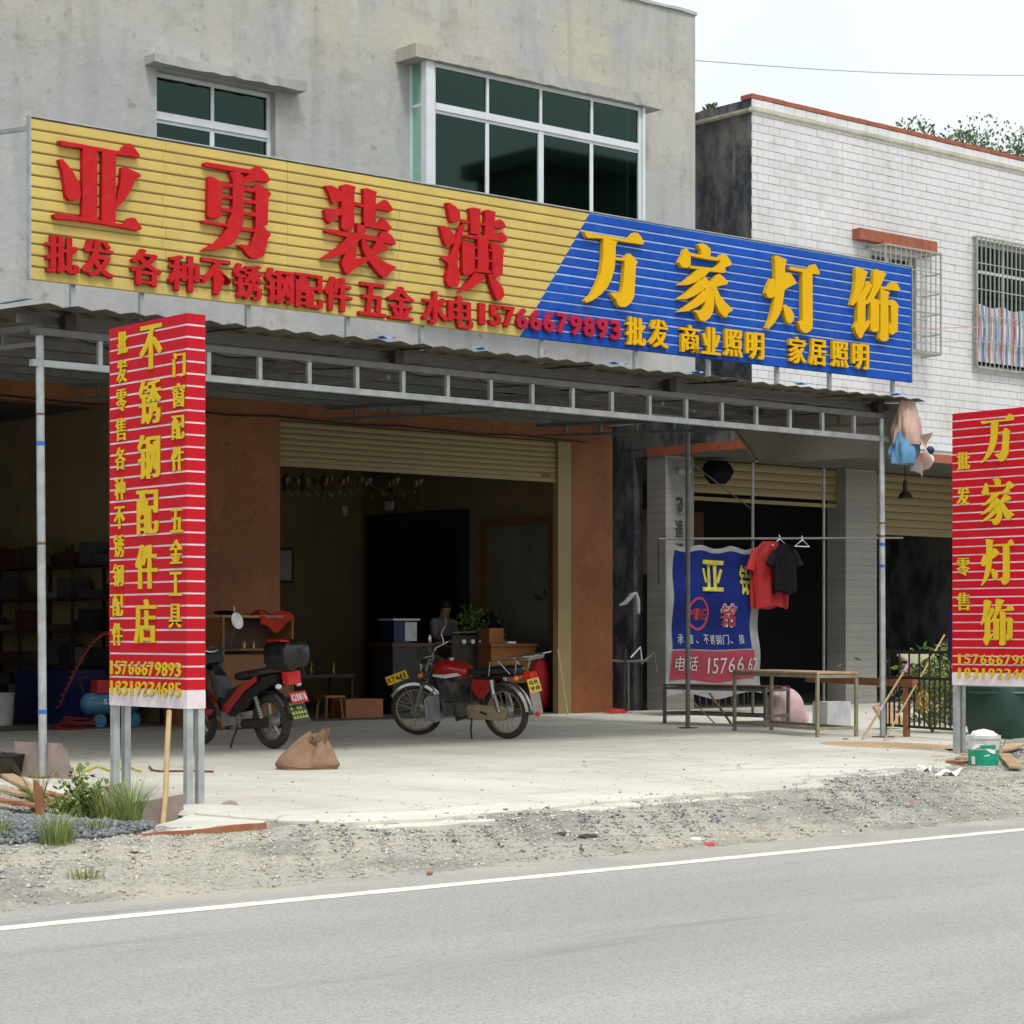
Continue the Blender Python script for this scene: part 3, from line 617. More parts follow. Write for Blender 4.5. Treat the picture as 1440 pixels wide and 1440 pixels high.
# roller shutter of the main shop: slats, guide rails
sh = link('shutter', None, bld); sh.location = -ORG[bld.name]; ORG[sh.name] = Vector((0, 0, 0))
def slat_profile(L_, h, y):
    return [(y, 0), (y - .010, h * .12), (y - .016, h * .5), (y - .010, h * .86), (y, h * .97), (y + .012, h * .97), (y + .012, 0)]
def make_slats(parent, x0, x1, ztop, zbot, y, pitch, mat):
    k = int(round((ztop - zbot) / pitch)); mb = MB(); pr = slat_profile(1, pitch, 0)
    mb.prism(pr, lambda u, v, d: (d, u, v), x0, x1); s0 = part('slat', mb, mat, parent); s0.location = (0, y, ztop - pitch)
    copies(s0, [(0, y, ztop - pitch * (i + 1)) for i in range(1, k)], parent)
    mb = MB(); mb.box(x0, x1, y - .022, y + .02, zbot - .06, zbot - .001); part('bottom_bar', mb, mat, parent)
make_slats(sh, 16.505, 21.47, 4.035, 3.49, GF + .07, .078, 'shutter_cream')
mb = MB(); mb.box(21.475, 21.745, GF + .005, GF + .12, .0, 4.035); part('guide_rail', mb, 'shutter_cream', sh); mb = MB(); mb.box(16.505, 16.56, GF + .12, GF + .2, .013, 3.42); part('guide_rail', mb, 'shutter_cream', sh)
mb = MB(); mb.box(21.2, 21.34, GF + .038, GF + .046, 3.50, 3.545); part('sticker', mb, 'rust', sh)
# interior fittings on the right-hand wall of the main shop
mb = MB(); xw = 22.325
for (y0, y1, z0, z1) in ((27.1, 29.8, 3.02, 3.2), (27.1, 27.25, .013, 3.02), (29.65, 29.8, .013, 3.02)): mb.box(xw - .07, xw, y0, y1, z0, z1)
dr = part('door_frame', mb, 'door_frame_dark', bld); mb = MB(); mb.box(xw - .03, xw - .001, 27.26, 29.64, .013, 3.01); part('door', mb, 'dark_interior', bld)
mb = MB(); mb.box(xw - .05, xw - .001, 25.1, 26.6, .013, 2.9); d2 = part('door', mb, 'door_grey', bld)
mb = MB()
for (y0, y1, z0, z1) in ((26.605, 26.72, .013, 3.0), (24.95, 25.095, .013, 3.0), (25.1, 26.6, 2.905, 3.0)): mb.box(xw - .08, xw - .001, y0, y1, z0, z1)
part('door_frame', mb, 'orange_wood', bld)
mb = MB(); mb.ell((xw - .06, 25.35, 1.75), (.01, .13, .03), 10, 6, (R(20), 0, 0)); mb.ell((xw - .06, 25.2, 1.8), (.01, .05, .07), 10, 6, (R(-30), 0, 0)); part('door_emblem', mb, 'chrome', d2)
mb = MB(); mb.box(21.9, 21.99, 29.975, 29.998, 3.2, 3.36); part('wall_switch', mb, 'white_print', bld)
mb = MB(); mb.box(22.28, 22.318, 29.1, 29.3, 3.27, 3.42); part('wall_switch', mb, 'white_print', bld)
# cables pinned along the lintel
mb = MB(); mb.tube([(8 + i * .7, GF - .02 - (.0 if i % 2 else .015), 4.075 - .015 * (i % 3)) for i in range(21)], .012, 5); part('cable', mb, 'cable_black', bld)

# ================================================================ WHITE TILED BUILDING (right)
TX0, TX1, TF, TG = 23.72, 34.0, 22.2, 24.33
tb = thing('tiled_building', 'white tiled house with brick red coping and caged windows', 'building', (28, 24.3, 0), world=True)
TZ = 9.2
G1 = (26.4, 27.55, 5.72, 7.2); G2 = (29.05, 30.9, 5.6, 7.66)
part('upper_wall', wall_holes(TX0 + .012, TX1, 4.08, TZ - .06, [G1, G2], XZ, TF + .012, TF + .25), 'grout', tb)
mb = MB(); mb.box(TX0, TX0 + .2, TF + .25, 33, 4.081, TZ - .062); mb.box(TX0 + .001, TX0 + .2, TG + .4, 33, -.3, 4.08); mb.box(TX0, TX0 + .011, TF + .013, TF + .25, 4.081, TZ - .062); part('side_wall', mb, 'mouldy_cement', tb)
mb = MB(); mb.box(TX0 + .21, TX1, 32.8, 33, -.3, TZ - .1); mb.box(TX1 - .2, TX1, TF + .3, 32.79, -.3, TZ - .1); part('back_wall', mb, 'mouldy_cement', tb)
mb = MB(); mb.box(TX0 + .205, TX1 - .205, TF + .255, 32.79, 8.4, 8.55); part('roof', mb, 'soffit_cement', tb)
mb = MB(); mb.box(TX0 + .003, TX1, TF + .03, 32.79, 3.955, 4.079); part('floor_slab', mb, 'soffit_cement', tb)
mb = MB(); mb.box(TX0 - .012, TX0 + .002, TF + .02, TG + .1, 3.95, 4.085); mb.box(TX0 - .012, TX1, TF - .012, TF + .02, 3.95, 4.082); part('edge_band', mb, 'brick_red', tb)
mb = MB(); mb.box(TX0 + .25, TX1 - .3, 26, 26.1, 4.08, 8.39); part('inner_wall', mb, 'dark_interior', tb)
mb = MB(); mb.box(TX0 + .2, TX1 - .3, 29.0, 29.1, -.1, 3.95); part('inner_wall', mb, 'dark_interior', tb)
mb = MB(); mb.box(TX0 + .2, TX1, TG - .1, 29, -.28, .01); part('shop_floor', mb, 'floor_inner', tb)
# cream moulding and brick-red coping
mb = MB(); mb.prism([(0, 0), (-.05, .02), (-.06, .05), (0, .07)], lambda u, v, d: (d, TF + u, 8.94 + v), TX0 - .05, TX1)
mb.prism([(0, 0), (-.05, .02), (-.06, .05), (0, .07)], lambda u, v, d: (TX0 + u, d, 8.94 + v), TF, 33); part('moulding', mb, 'cream_mould', tb)
cp = MB(); cp.box(0, .235, -.015, .22, 0, .065); c0 = part('coping_tile', cp, 'brick_red', tb); base = -ORG[tb.name]
c0.location = base + Vector((TX0 - .012, TF, TZ - .055)); copies(c0, [base + Vector((TX0 - .012 + i * .24, TF + random.uniform(-.004, .004), TZ - .055 + random.uniform(-.003, .003))) for i in range(1, 42)], tb)
# wall tiles, running bond: the nearest 300 are single pieces, the others one joined part
TW, TH = .235, .1185
def tiles_for():
    out = []; row = 0; z = TZ - .06 - TH
    while z > 4.09:
        off = 0 if row % 2 == 0 else -TW / 2 - .0025; x = TX0 + off
        while x < TX1 - .1:
            a, b = max(x, TX0), x + TW
            if b - a > .03 and not (8.93 < z + TH and z < 9.02 and False):
                segs = [(a, b)]
                for h in (G1, G2):
                    if h[2] < z + TH / 2 < h[3]: segs = [s for (p_, q_) in segs for s in ((p_, min(q_, h[0])), (max(p_, h[1]), q_)) if s[1] - s[0] > .015]
                out += [(p_, q_, z) for p_, q_ in segs]
            x += TW + .005
        z -= TH + .0035; row += 1
    return out
T = tiles_for(); vis = [t for t in T if t[0] < 30.7]
seen = lambda t: not (t[2] + TH < (5.40) and t[2] > 4.7 and t[0] < 26.3)      # those not behind the long sign first
full = [t for t in vis if abs(t[1] - t[0] - TW) < .01]
full.sort(key=lambda t: (not seen(t), round(t[0] / .48), -t[2])); single = set(full[:300])
tm = MB(); tm.add([(0, 0, 0), (TW, 0, 0), (TW, 0, TH), (0, 0, TH), (.006, -.008, .006), (TW - .006, -.008, .006), (TW - .006, -.008, TH - .006), (.006, -.008, TH - .006), (0, .01, 0), (TW, .01, 0), (TW, .01, TH), (0, .01, TH)],
                  [(4, 5, 6, 7), (0, 1, 5, 4), (1, 2, 6, 5), (2, 3, 7, 6), (3, 0, 4, 7), (8, 9, 1, 0), (9, 10, 2, 1), (10, 11, 3, 2), (11, 8, 0, 3)])
t0 = part('wall_tile', tm, 'tile_white', tb); ls = [base + Vector((t[0], TF + random.uniform(0, .003), t[2])) for t in single]
t0.location = ls[0]; copies(t0, ls[1:], tb)
tr = MB()
for a, b, z in T:
    if (a, b, z) in single: continue
    y = TF + random.uniform(0, .003); w = b - a
    tr.add([(a, y, z), (b, y, z), (b, y, z + TH), (a, y, z + TH), (a + .006, y - .008, z + .006), (b - .006, y - .008, z + .006), (b - .006, y - .008, z + TH - .006), (a + .006, y - .008, z + TH - .006)],
           [(4, 5, 6, 7), (0, 1, 5, 4), (1, 2, 6, 5), (2, 3, 7, 6), (3, 0, 4, 7)])
o = part('wall_tiles', tr, 'tile_white', tb); o['kind'] = 'stuff'
# brick-red hood over the first caged window: individual hood tiles
ht = MB(); ht.box(0, .185, -.16, .0, 0, .17); h0 = part('hood_tile', ht, 'brick_red', tb); h0.location = base + Vector((25.98, TF - .001, 7.3))
copies(h0, [base + Vector((25.98 + .19 * i, TF - .001, 7.3)) for i in range(1, 10)], tb)
def cage(x0, x1, z0, z1, proj, pitch, arched=False):
    """steel window cage standing out from the wall"""
    mb = MB(); y0, y1 = TF - proj, TF - .01; w = .022
    for z in [z0, z1]:
        mb.sq((x0, y0, z), (x1, y0, z), .03); 
        for x in (x0, x1): mb.sq((x, y0, z), (x, y1, z), .03)
    rails = [z0 + (z1 - z0) * k / 5 for k in range(1, 5)]
    for z in rails:
        mb.sq((x0, y0, z), (x1, y0, z), .016)
        for x in (x0, x1): mb.sq((x, y0, z), (x, y1, z), .016)
    k = int((x1 - x0) / pitch)
    for i in range(k + 1):
        x = x0 + (x1 - x0) * i / k; mb.cyl((x, y0, z0), (x, y0, z1), .011 if 0 < i < k else .018, n=6)
    for j in range(1, 4):
        y = y0 + (y1 - y0) * j / 4
        for x in (x0, x1): mb.cyl((x, y, z0), (x, y, z1), .009, n=5)
        mb.sq((x0, y, z0), (x1, y, z0), .02)
    return part('window_cage', mb, 'cage_bar', tb)
cage(26.3, 27.66, 5.62, 7.22, .4, .12); cage(28.98, 31.2, 5.56, 7.7, .1, .115)
for (a, b, c, d) in (G1, G2):
    mb = MB(); y = TF + .12
    for x in (a, (a + b) / 2 - .02, b - .05): mb.box(x, x + .05, y, y + .05, c, d)
    mb.box(a + .051, b - .051, y + .003, y + .047, c, c + .05); mb.box(a + .051, b - .051, y + .003, y + .047, d - .05, d); mb.box(a + .051, b - .051, y + .003, y + .047, d - .5, d - .45)
    fr = part('window', mb, 'white_alu', tb)
    g = MB(); g.add([(a, y + .02, c), (b, y + .02, c), (b, y + .02, d), (a, y + .02, d)], [(0, 1, 2, 3)]); part('pane', g, 'green_glass', fr)
mb = MB(); mb.grid(24, 6, lambda u, v: (26.5 + .95 * u, TF + .3 + .03 * math.sin(u * 50), 5.75 + 1.4 * v)); part('curtain', mb, 'cream_mould', tb)
# ground floor: tile pillars, shutters
for (a, b, nm) in ((TX0, TX0 + .62, 0), (27.95, 28.75, 1)):
    mb = MB(); mb.box(a + .012, b - .012, TG - .3, TG + .1, -.25, 3.949); pl = part('pillar', mb, 'grout', tb); 
    z = 0.02; zs = []
    while z < 3.82: zs.append(z); z += .122
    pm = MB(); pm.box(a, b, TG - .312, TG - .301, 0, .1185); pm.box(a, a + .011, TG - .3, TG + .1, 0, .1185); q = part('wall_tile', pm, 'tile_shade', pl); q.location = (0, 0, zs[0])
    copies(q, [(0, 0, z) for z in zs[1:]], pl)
sh2 = link('shutter', None, tb); sh2.location = -ORG[tb.name]; ORG[sh2.name] = Vector((0, 0, 0)); make_slats(sh2, TX0 + .63, 27.94, 3.945, 3.36, TG - .1, .13, 'shutter_cream')
sh3 = link('shutter', None, tb); sh3.location = -ORG[tb.name]; ORG[sh3.name] = Vector((0, 0, 0)); make_slats(sh3, 28.77, 33.5, 3.945, 2.95, TG - .1, .13, 'shutter_cream')
mb = MB(); mb.box(24.6, 27.2, 26.6, 26.66, 2.2, 3.3); part('inner_panel', mb, 'dark_wood', tb)
# couplet painted down the first tile pillar
cpl = MB(); 
for i, ch in enumerate('發達榮華'):
    letter(ch, (at(954, 700, TG - .3).x, TG - .318, 3.17 - i * .36), .17, .3, .003, 'ink', tb, FRONT, .012)

# ================================================================ CANOPY on steel posts
PY, RZ = 16.2, 3.95
cn = thing('canopy', 'steel forecourt canopy with ladder truss front and corrugated roof', 'canopy', (14.5, 19, 0), world=True)
px_posts = [8.77, 20.42]
for i, (x, y) in enumerate([(8.77, PY), (19.5, PY), (19.5, 19.35)]):
    mb = MB(); lean = (-.03 if y == PY else 0); mb.cyl((x, y, -.05), (x + lean, y, 3.93 if y != PY else 3.66), .035 if y == PY else .03, n=14); p = part('post', mb, 'galvanised' if y == PY else 'galv_dull', cn, smooth=True)
    mb = MB(); mb.box(x - .09, x + .09, y - .09, y + .09, 0, .012); part('base_plate', mb, 'rust', p)
    if y == PY:
        for z, m_ in ((3.0 if x < 10 else 2.45, 'rust'), (1.93 if x < 10 else 2.3, 'rust'), (2.75 if x < 10 else 2.2, 'blue_tape'), (.53 if x < 10 else 1.95, 'blue_tape')):
            mb = MB(); mb.cyl((x + lean * z / 3.66, y, z), (x + lean * (z + .035) / 3.66, y, z + (.035 if m_ == 'blue_tape' else .02)), .0372, n=14); part('tape' if m_ == 'blue_tape' else 'weld_ring', mb, m_, p, smooth=True)
for z, a, b in ((3.69, 8.66, 19.56), (3.43, 8.66, 19.62)):
    mb = MB(); mb.sq((a, PY - (0 if z < 3.5 else .02), z), (b, PY, z), .06, .055); part('truss_chord', mb, 'galvanised' if z < 3.5 else 'galv_dull', cn)
mb = MB(); mb.box(-.02, .02, -.02, .02, 3.458, 3.662); s0 = part('truss_strut', mb, 'galvanised', cn); bs = -ORG[cn.name]
s0.location = bs + Vector((9.3, PY, 0)); copies(s0, [bs + Vector((9.3 + .538 * i, PY, 0)) for i in range(1, 19)], cn)
for x in (8.77, 12.4, 16.0, 19.5):         # cross trusses running back to the wall
    mb = MB(); mb.sq((x, PY + .04, 3.74), (x, UF - .02, 4.02), .05); mb.sq((x, PY + .04, 3.6), (x, UF - .02, 3.88), .035)
    for k in range(1, 9): y = PY + k * .68; mb.sq((x, y, 3.61 + (y - PY) * .046), (x, y, 3.72 + (y - PY) * .046), .03)
    part('cross_truss', mb, 'galv_dull', cn)
for k in range(7):                          # purlins
    y = PY + .12 + k * .98; z = 3.80 + (y - PY) * .046; mb = MB(); mb.sq((8.6, y, z), (19.7, y, z), .05, .07); part('purlin', mb, 'galv_dull', cn)
for (x, y) in ((9.0, PY), (12.45, PY), (16.05, PY), (19.4, PY)):
    mb = MB(); mb.box(x - .05, x + .05, y - .06, y + .05, 3.722, 3.85); part('bracket', mb, 'iron_black', cn)
# corrugated sheets laid from front to back, each a little out of line
cw = 1.06; k = 11
def sheet_mesh():
    mb = MB(); prof = []; n = 16
    for i in range(n + 1):
        u = i / n; x = u * cw; ph = (u * 4) % 1; prof.append((x, .028 if .3 < ph < .62 else (.0 if ph < .15 or ph > .78 else .016)))
    vs = []; 
    for (y, z) in ((0, 0), (6.3, .3)):
        vs += [(x, y, z + h) for x, h in prof] + [(x, y, z + h - .004) for x, h in prof]
    m_ = len(prof); fs = []
    for i in range(n):
        fs += [(i, i + 1, 2 * m_ + i + 1, 2 * m_ + i), (m_ + i, 3 * m_ + i, 3 * m_ + i + 1, m_ + i + 1), (i, m_ + i, m_ + i + 1, i + 1)]
    return mb.add(vs, fs)
r0 = part('roof_sheet', sheet_mesh(), 'roof_sheet_paint', cn)
locs = [bs + Vector((8.5 + i * 1.03, PY - .33 + random.uniform(-.03, .03), 3.855 + .006 * (i % 2) + random.uniform(-.004, .004))) for i in range(k)]
r0.location = locs[0]; copies(r0, locs[1:], cn)
mb = MB(); mb.grid(6, 10, lambda u, v: (8.44 + .1 * u, PY - .3 + 5 * v, 3.90 + .22 * v + .012 * math.sin(v * 37) + .01 * u)); part('edge_flashing', mb, 'roof_blue', cn)
for (x, w) in ((12.0, .2), (13.2, .12), (14.9, .25), (16.1, .15), (17.7, .18), (19.3, .2)):
    mb = MB(); mb.grid(6, 3, lambda u, v: (x + w * u, PY - .34 + .12 * v, 3.905 + .012 * math.sin(u * 9) + .012 * v)); part('edge_flashing', mb, 'roof_blue', cn)
mb = MB(); mb.tube([(9 + i * .37, PY + .5 + .1 * math.sin(i), 3.72 + .04 * math.sin(i * 2.1)) for i in range(29)], .012, 5); part('cable', mb, 'cable_black', cn)

# ================================================================ LONG SHOP SIGN on the canopy
SY = 16.2; SX0, SX1, SZ0, SZ1 = 8.645, 19.98, 4.13, 5.45
sg = thing('shop_sign', 'long slatted shop sign above the canopy, yellow left part and blue right part', 'sign', (14.3, SY, 3.9), world=True)
NS = 14; pit = (SZ1 - SZ0) / NS
def cut(z): return 13.93 + (z - 4.06) / (5.38 - 4.06) * .92
for r in range(NS):
    z0, z1 = SZ0 + r * pit, SZ0 + (r + 1) * pit - .013
    if r == 0: z0 -= .02
    c0_, c1_ = cut(z0), cut(z1)
    j1 = [SX0, 9.9 + (r % 2) * .03, 11.2, 12.45 + (r % 3) * .02, None]; j2 = [None, 15.95 + (r % 2) * .02, 17.35, 18.6 + (r % 3) * .02, SX1]
    for js, m_ in ((j1, 'sign_yellow'), (j2, 'sign_blue')):
        for a, b in zip(js[:-1], js[1:]):
            a0, a1 = (c0_ + .001, c1_ + .001) if a is None else (a + .0015, a + .0015); b0, b1 = (c0_ - .001, c1_ - .001) if b is None else (b - .0015, b - .0015)
            yy = SY - .03 + random.uniform(-.002, .002); mb = MB()
            rg = []
            for (zz, xa, xb, yo) in ((z0, a0, b0, .006), (z0 + .008, a0, b0, 0), (z1 - .008, a1, b1, 0), (z1, a1, b1, .01)):
                rg.append([(xa, yy + yo, zz), (xb, yy + yo, zz)])
            vs = [v for q in rg for v in q] + [(a0, yy + .02, z0), (b0, yy + .02, z0), (a1, yy + .02, z1), (b1, yy + .02, z1)]
            mb.add(vs, [(0, 1, 3, 2), (2, 3, 5, 4), (4, 5, 7, 6), (8, 9, 1, 0), (6, 7, 11, 10), (0, 2, 4, 6, 10, 8), (1, 9, 11, 7, 5, 3)])
            part('slat', mb, m_, sg)
mb = MB(); mb.prism([(SX0 + .01, SZ0), (cut(SZ0), SZ0), (cut(SZ1), SZ1 - .005), (SX0 + .01, SZ1 - .005)], lambda u, v, d: (u, d, v), SY - .01, SY + .02); part('back_panel', mb, 'slat_gap', sg)
mb = MB(); mb.prism([(cut(SZ0) + .002, SZ0), (SX1 - .01, SZ0), (SX1 - .01, SZ1 - .005), (cut(SZ1) + .002, SZ1 - .005)], lambda u, v, d: (u, d, v), SY - .022, SY + .02); part('back_panel', mb, 'slat_lip_light', sg)  # pale panel colour stands in for light caught on the slat lips
mb = MB(); mb.box(SX0 - .012, SX0 - .001, SY - .034, SY + .03, SZ0 - .02, SZ1); mb.box(SX1 + .001, SX1 + .012, SY - .034, SY + .03, SZ0 - .02, SZ1); mb.box(SX0 - .012, SX1 + .012, SY - .034, SY + .03, SZ1 + .001, SZ1 + .012); part('edge_trim', mb, 'galvanised', sg)
for px in (105, 202, 352, 492, 596, 764, 897, 1000, 1096, 1170, 1259):
    x = at(px, 450, SY).x; mb = MB(); mb.box(x - .02, x + .02, SY + .022, SY + .062, 3.88, 5.3); part('sign_post', mb, 'galvanised', sg)
mb = MB(); mb.sq((8.66, SY + .05, 5.37), (9.85, UF + .01, 6.36), .035); part('stay_bar', mb, 'galvanised', sg)
for ch in '亚勇装潢万家灯饰':
    a, b, c, d, _ = GLYPH[ch]
    big_letter(ch, lambda u, v, q, a=a, b=b, c=c, d=d: (a + (b - a) * u, SY - .031 - q, c + (d - c) * v), .05, 'letter_red' if ch in '亚勇装潢' else 'letter_gold', sg)
for ch, x, y in (('批', 85, 359), ('发', 135, 364), ('各', 203, 377), ('种', 256, 385), ('不', 301, 390), ('锈', 346, 397), ('钢', 390, 403), ('配', 432, 410), ('件', 473, 414.5),
                 ('五', 521, 422), ('金', 561, 427), ('水', 609, 433), ('电', 645, 440)):
    letter(ch, at(x, y, SY - .036), .30, .31, .04, 'letter_red', sg, FRONT, .008, thick=.04)
for i, ch in enumerate('15766679893'):
    letter(ch, at(675 + 18.8 * i, 441.7 + i * 2.29, SY - .036), .145, .205, .04, 'letter_red' if i < 3 else 'letter_red_reflect', sg, FRONT, .02, thick=.05)  # later digits are red too, with reflections mixed into their colour
for ch, x, y in (('批', 891, 466.4), ('发', 923, 469.6), ('商', 967, 477), ('业', 996.7, 480), ('照', 1028, 483), ('明', 1058.5, 486.7), ('家', 1118, 492.8), ('居', 1147, 496), ('照', 1178, 498.6), ('明', 1207, 501.8)):
    letter(ch, at(x, y, SY - .036), .275, .29, .04, 'letter_gold', sg, FRONT, .008, thick=.038)

# ================================================================ TWO RED ROADSIDE SIGNS
def red_sign(X, Y0, Y1, label):
    t = thing('roadside_sign', label, 'sign', (X, (Y0 + Y1) / 2, -.05), group='red slatted signs on steel legs beside the road', world=True)
    z0, z1, th = .68, 3.40, .15; pt = (z1 - z0 - .13) / 31; d = .012
    mb = MB(); mb.box(0, th, Y0, Y1, 0, pt - .0135); s0 = part('slat', mb, 'sign_red', t); b0 = -ORG[t.name]
    s0.location = b0 + Vector((X, 0, z0 + .13)); copies(s0, [b0 + Vector((X + random.uniform(-.0012, .0012), random.uniform(-.001, .001), z0 + .13 + pt * i)) for i in range(1, 31)], t)
    mb = MB(); mb.box(X + .003, X + th - .003, Y0 + .003, Y1 - .003, z0 + .02, z1 - .02); part('white_backing', mb, 'sign_white_line', t)
    mb = MB(); mb.box(X + .001, X + th - .001, Y0 - .001, Y1 + .001, z0, z0 + .122); part('white_hem', mb, 'sign_white_line', t)
    for (x, y) in ((X + .03, Y0 + .03), (X + .12, Y0 + .03), (X + .03, Y1 - .03), (X + .12, Y1 - .03)):
        mb = MB(); mb.box(x - .025, x + .025, y - .025, y + .025, -.2, z0 + .018); part('leg', mb, 'galvanised', t)
    return t
SX = 7.985
s1 = red_sign(SX, 12.73, 13.77, 'left red vertical sign with hardware shop lettering, in front of the dark open shop')
def lt(ch, px, py, w, h, X, par, bold=.0, m_='letter_lemon', thick=.045): letter(ch, atX(px, py, X - .002), w, h, .008, m_, par, SIDE, bold, thick=thick)
for ch, y in zip('批发零售各种不锈钢配件', (482, 522, 563, 604, 645, 687, 728, 768, 809, 851, 892)): lt(ch, 173 - (y - 482) * .018, y, .135, .16, SX, s1, .004)
for ch, y in zip('不锈钢配件店', (488, 565, 642, 720, 797, 874)): lt(ch, 213 - (y - 488) * .021, y, .28, .31, SX, s1, .004)
for ch, y in zip('门窗配件五金工具', (513, 556, 601, 645, 732, 776, 821, 866)): lt(ch, 252.5 - (y - 513) * .016, y, .15, .165, SX, s1, .004)
for row, tx in ((938.5, '15766679893'), (966.7, '18319234695')):
    for i, ch in enumerate(tx): lt(ch, 157.5 + 9.35 * i, row + i * .35, .07, .098, SX, s1, .004)
SX2 = 17.46
s2 = red_sign(SX2, 12.58, 13.62, 'right red vertical sign with lamp shop lettering, behind the paint bucket')
for ch, y in zip('万家灯饰', (617, 705, 790.6, 875)):
    c = atX(1403, y, SX2); w, h = .40, .46
    big_letter(ch, lambda u, v, q, c=c: (SX2 - .002 - q, c.y - (u - .5) * w, c.z + (v - .5) * h), .008, 'letter_lemon', s2)
for ch, y in zip('批发零售', (648, 698, 797, 846)): lt(ch, 1355, y, .155, .175, SX2, s2, .004)
for row, tx in ((926.4, '15766679893'), (946, '18319234695')):
    for i, ch in enumerate(tx): lt(ch, 1349.5 + 11.3 * i, row + i * .25, .072, .098, SX2, s2, .004)
# ================================================================ MOTORCYCLES (local frame: x forward, y left, z up, rear axle above the origin)
def wheel(par, c, Rr, r, spokes=28, mag=False, rim=None):
    mb = MB(); mb.torus(c, (0, 1, 0), Rr - r * 1.9, .013, 40, 6, sx=1.7); mb.cyl((c[0], c[1] - .055, c[2]), (c[0], c[1] + .055, c[2]), .042, n=14); mb.cyl((c[0], c[1] - .085, c[2]), (c[0], c[1] + .085, c[2]), .012, n=8)
    if mag:
        for i in range(5):
            a = i * 2 * math.pi / 5
            mb.tube([(c[0] + .03 * math.cos(a), c[1], c[2] + .03 * math.sin(a)), (c[0] + (Rr - r * 1.2) * math.cos(a + .25), c[1], c[2] + (Rr - r * 1.2) * math.sin(a + .25))], [.018, .013], 6)
    w = part('wheel', mb, rim or 'alloy', par, smooth=True)
    mb = MB(); mb.torus(c, (0, 1, 0), Rr - r, r, 44, 10, sx=.9); part('tyre', mb, 'black_rubber', w, smooth=True)
    if not mag:
        mb = MB()
        for i in range(spokes):
            a = i * 2 * math.pi / spokes; s = .04 if i % 2 else -.04; b = a + (.35 if i % 4 < 2 else -.35)
            mb.tube([(c[0] + .036 * math.cos(b), c[1] + s, c[2] + .036 * math.sin(b)), (c[0] + (Rr - r * 1.15) * math.cos(a), c[1], c[2] + (Rr - r * 1.15) * math.sin(a))], .003, 4)
        part('spokes', mb, 'alloy', w)
    mb = MB(); mb.cyl((c[0], c[1] - .06, c[2]), (c[0], c[1] + .045, c[2]), .07, n=18); part('hub', mb, 'alloy', w, smooth=True)
    return w
def arc(c, r, a0, a1, n=10, y=0): return [(c[0] + r * math.cos(R(a0 + (a1 - a0) * i / n)), c[1] + y, c[2] + r * math.sin(R(a0 + (a1 - a0) * i / n))) for i in range(n + 1)]
def fender(par, c, r, a0, a1, w, mat, name='fender'):
    mb = MB(); rings = []
    for i in range(15):
        a = R(a0 + (a1 - a0) * i / 14); ring = []
        for (yy, rr) in ((-w, r - .03), (-w * .7, r), (0, r + .012), (w * .7, r), (w, r - .03), (w * .95, r - .036), (0, r + .004), (-w * .95, r - .036)):
            ring.append((c[0] + rr * math.cos(a), c[1] + yy, c[2] + rr * math.sin(a)))
        rings.append(ring)
    return part(name, mb.loft(rings), mat, par, smooth=True)
def plate(par, c, w, h, rot, txt, mat='plate_yellow', ink='ink', tilt=None):
    mb = MB(); mb.obox((0, 0, 0), (w, .004, h)); o = part('number_plate', mb, mat, par); o.location = c; o.rotation_euler = rot
    lines = txt.split('/')
    for j, ln in enumerate(lines):
        for i, ch in enumerate(ln):
            hh = h * .8 / len(lines) * .8
            q = bpy.data.objects.new('character', text_mesh(ch, w * .75 / max(len(ln), 2), hh, .002, .02, ink)); COL.objects.link(q); q.parent = o
            q.location = ((i - (len(ln) - 1) / 2) * w * .9 / len(ln), -.0025, ((len(lines) - 1) / 2 - j) * h * .42); q.rotation_euler = (R(90), 0, 0)
    return o

rear = Vector((15.98, 18.72, 0)); head = math.atan2(1.2, -.30)
bk = thing('motorcycle', 'old red spoke-wheeled motorcycle with chrome rack leaning on its side stand before the open shutter', 'motorcycle', rear, (R(-7), 0, head))
bk.rotation_mode = 'XYZ'
RC, FC = (0, 0, .31), (1.27, 0, .31)
wheel(bk, RC, .31, .038, 32, rim='muddy_tan'); fwh = wheel(bk, FC, .31, .034, 32, rim='muddy_tan')
fender(bk, RC, .345, 30, 178, .055, 'chrome'); ffd = fender(bk, FC, .34, 35, 150, .05, 'chrome')
mb = MB()
for s in (-1, 1):
    mb.cyl((1.27, s * .085, .31), (1.12, s * .085, .66), .024, n=10); mb.cyl((1.12, s * .085, .66), (1.0, s * .085, .93), .018, n=10)
    mb.tube([(1.27, s * .06, .33), (1.36, s * .05, .62)], .006, 5); mb.tube([(1.27, s * .07, .33), (1.5, s * .055, .42)], .005, 5)
fk = part('fork', mb, 'alloy', bk, smooth=True)
for s in (-1, 1):
    mb = MB(); mb.cyl((1.135, s * .085, .64), (1.075, s * .085, .79), .024, n=12)
    for i in range(7): t = i / 6; mb.torus((1.135 - .06 * t, s * .085, .64 + .15 * t), (-.4, 0, .92), .024, .009, 12, 5)
    part('fork_gaiter', mb, 'black_rubber', fk, smooth=True)
mb = MB(); mb.lathe((0, 0, 0), [(.02, -.12), (.07, -.09), (.088, -.02), (.09, 0)], 18); hl = part('headlight', mb, 'black_plastic', bk, smooth=True); hl.location = (1.12, 0, .82); hl.rotation_euler = (0, R(90), 0)
mb = MB(); mb.torus((0, 0, 0), (0, 0, 1), .088, .009, 24, 6); part('bezel', mb, 'chrome', hl, smooth=True)
mb = MB(); mb.ell((0, 0, 0), (.083, .083, .02), 18, 6); part('lens', mb, 'crystal', hl, smooth=True)
mb = MB()
for s in (-1, 1): mb.cyl((1.03, s * .06, .955), (.99, s * .06, 1.0), .042, n=14)
part('instrument_cluster', mb, 'black_plastic', bk, smooth=True)
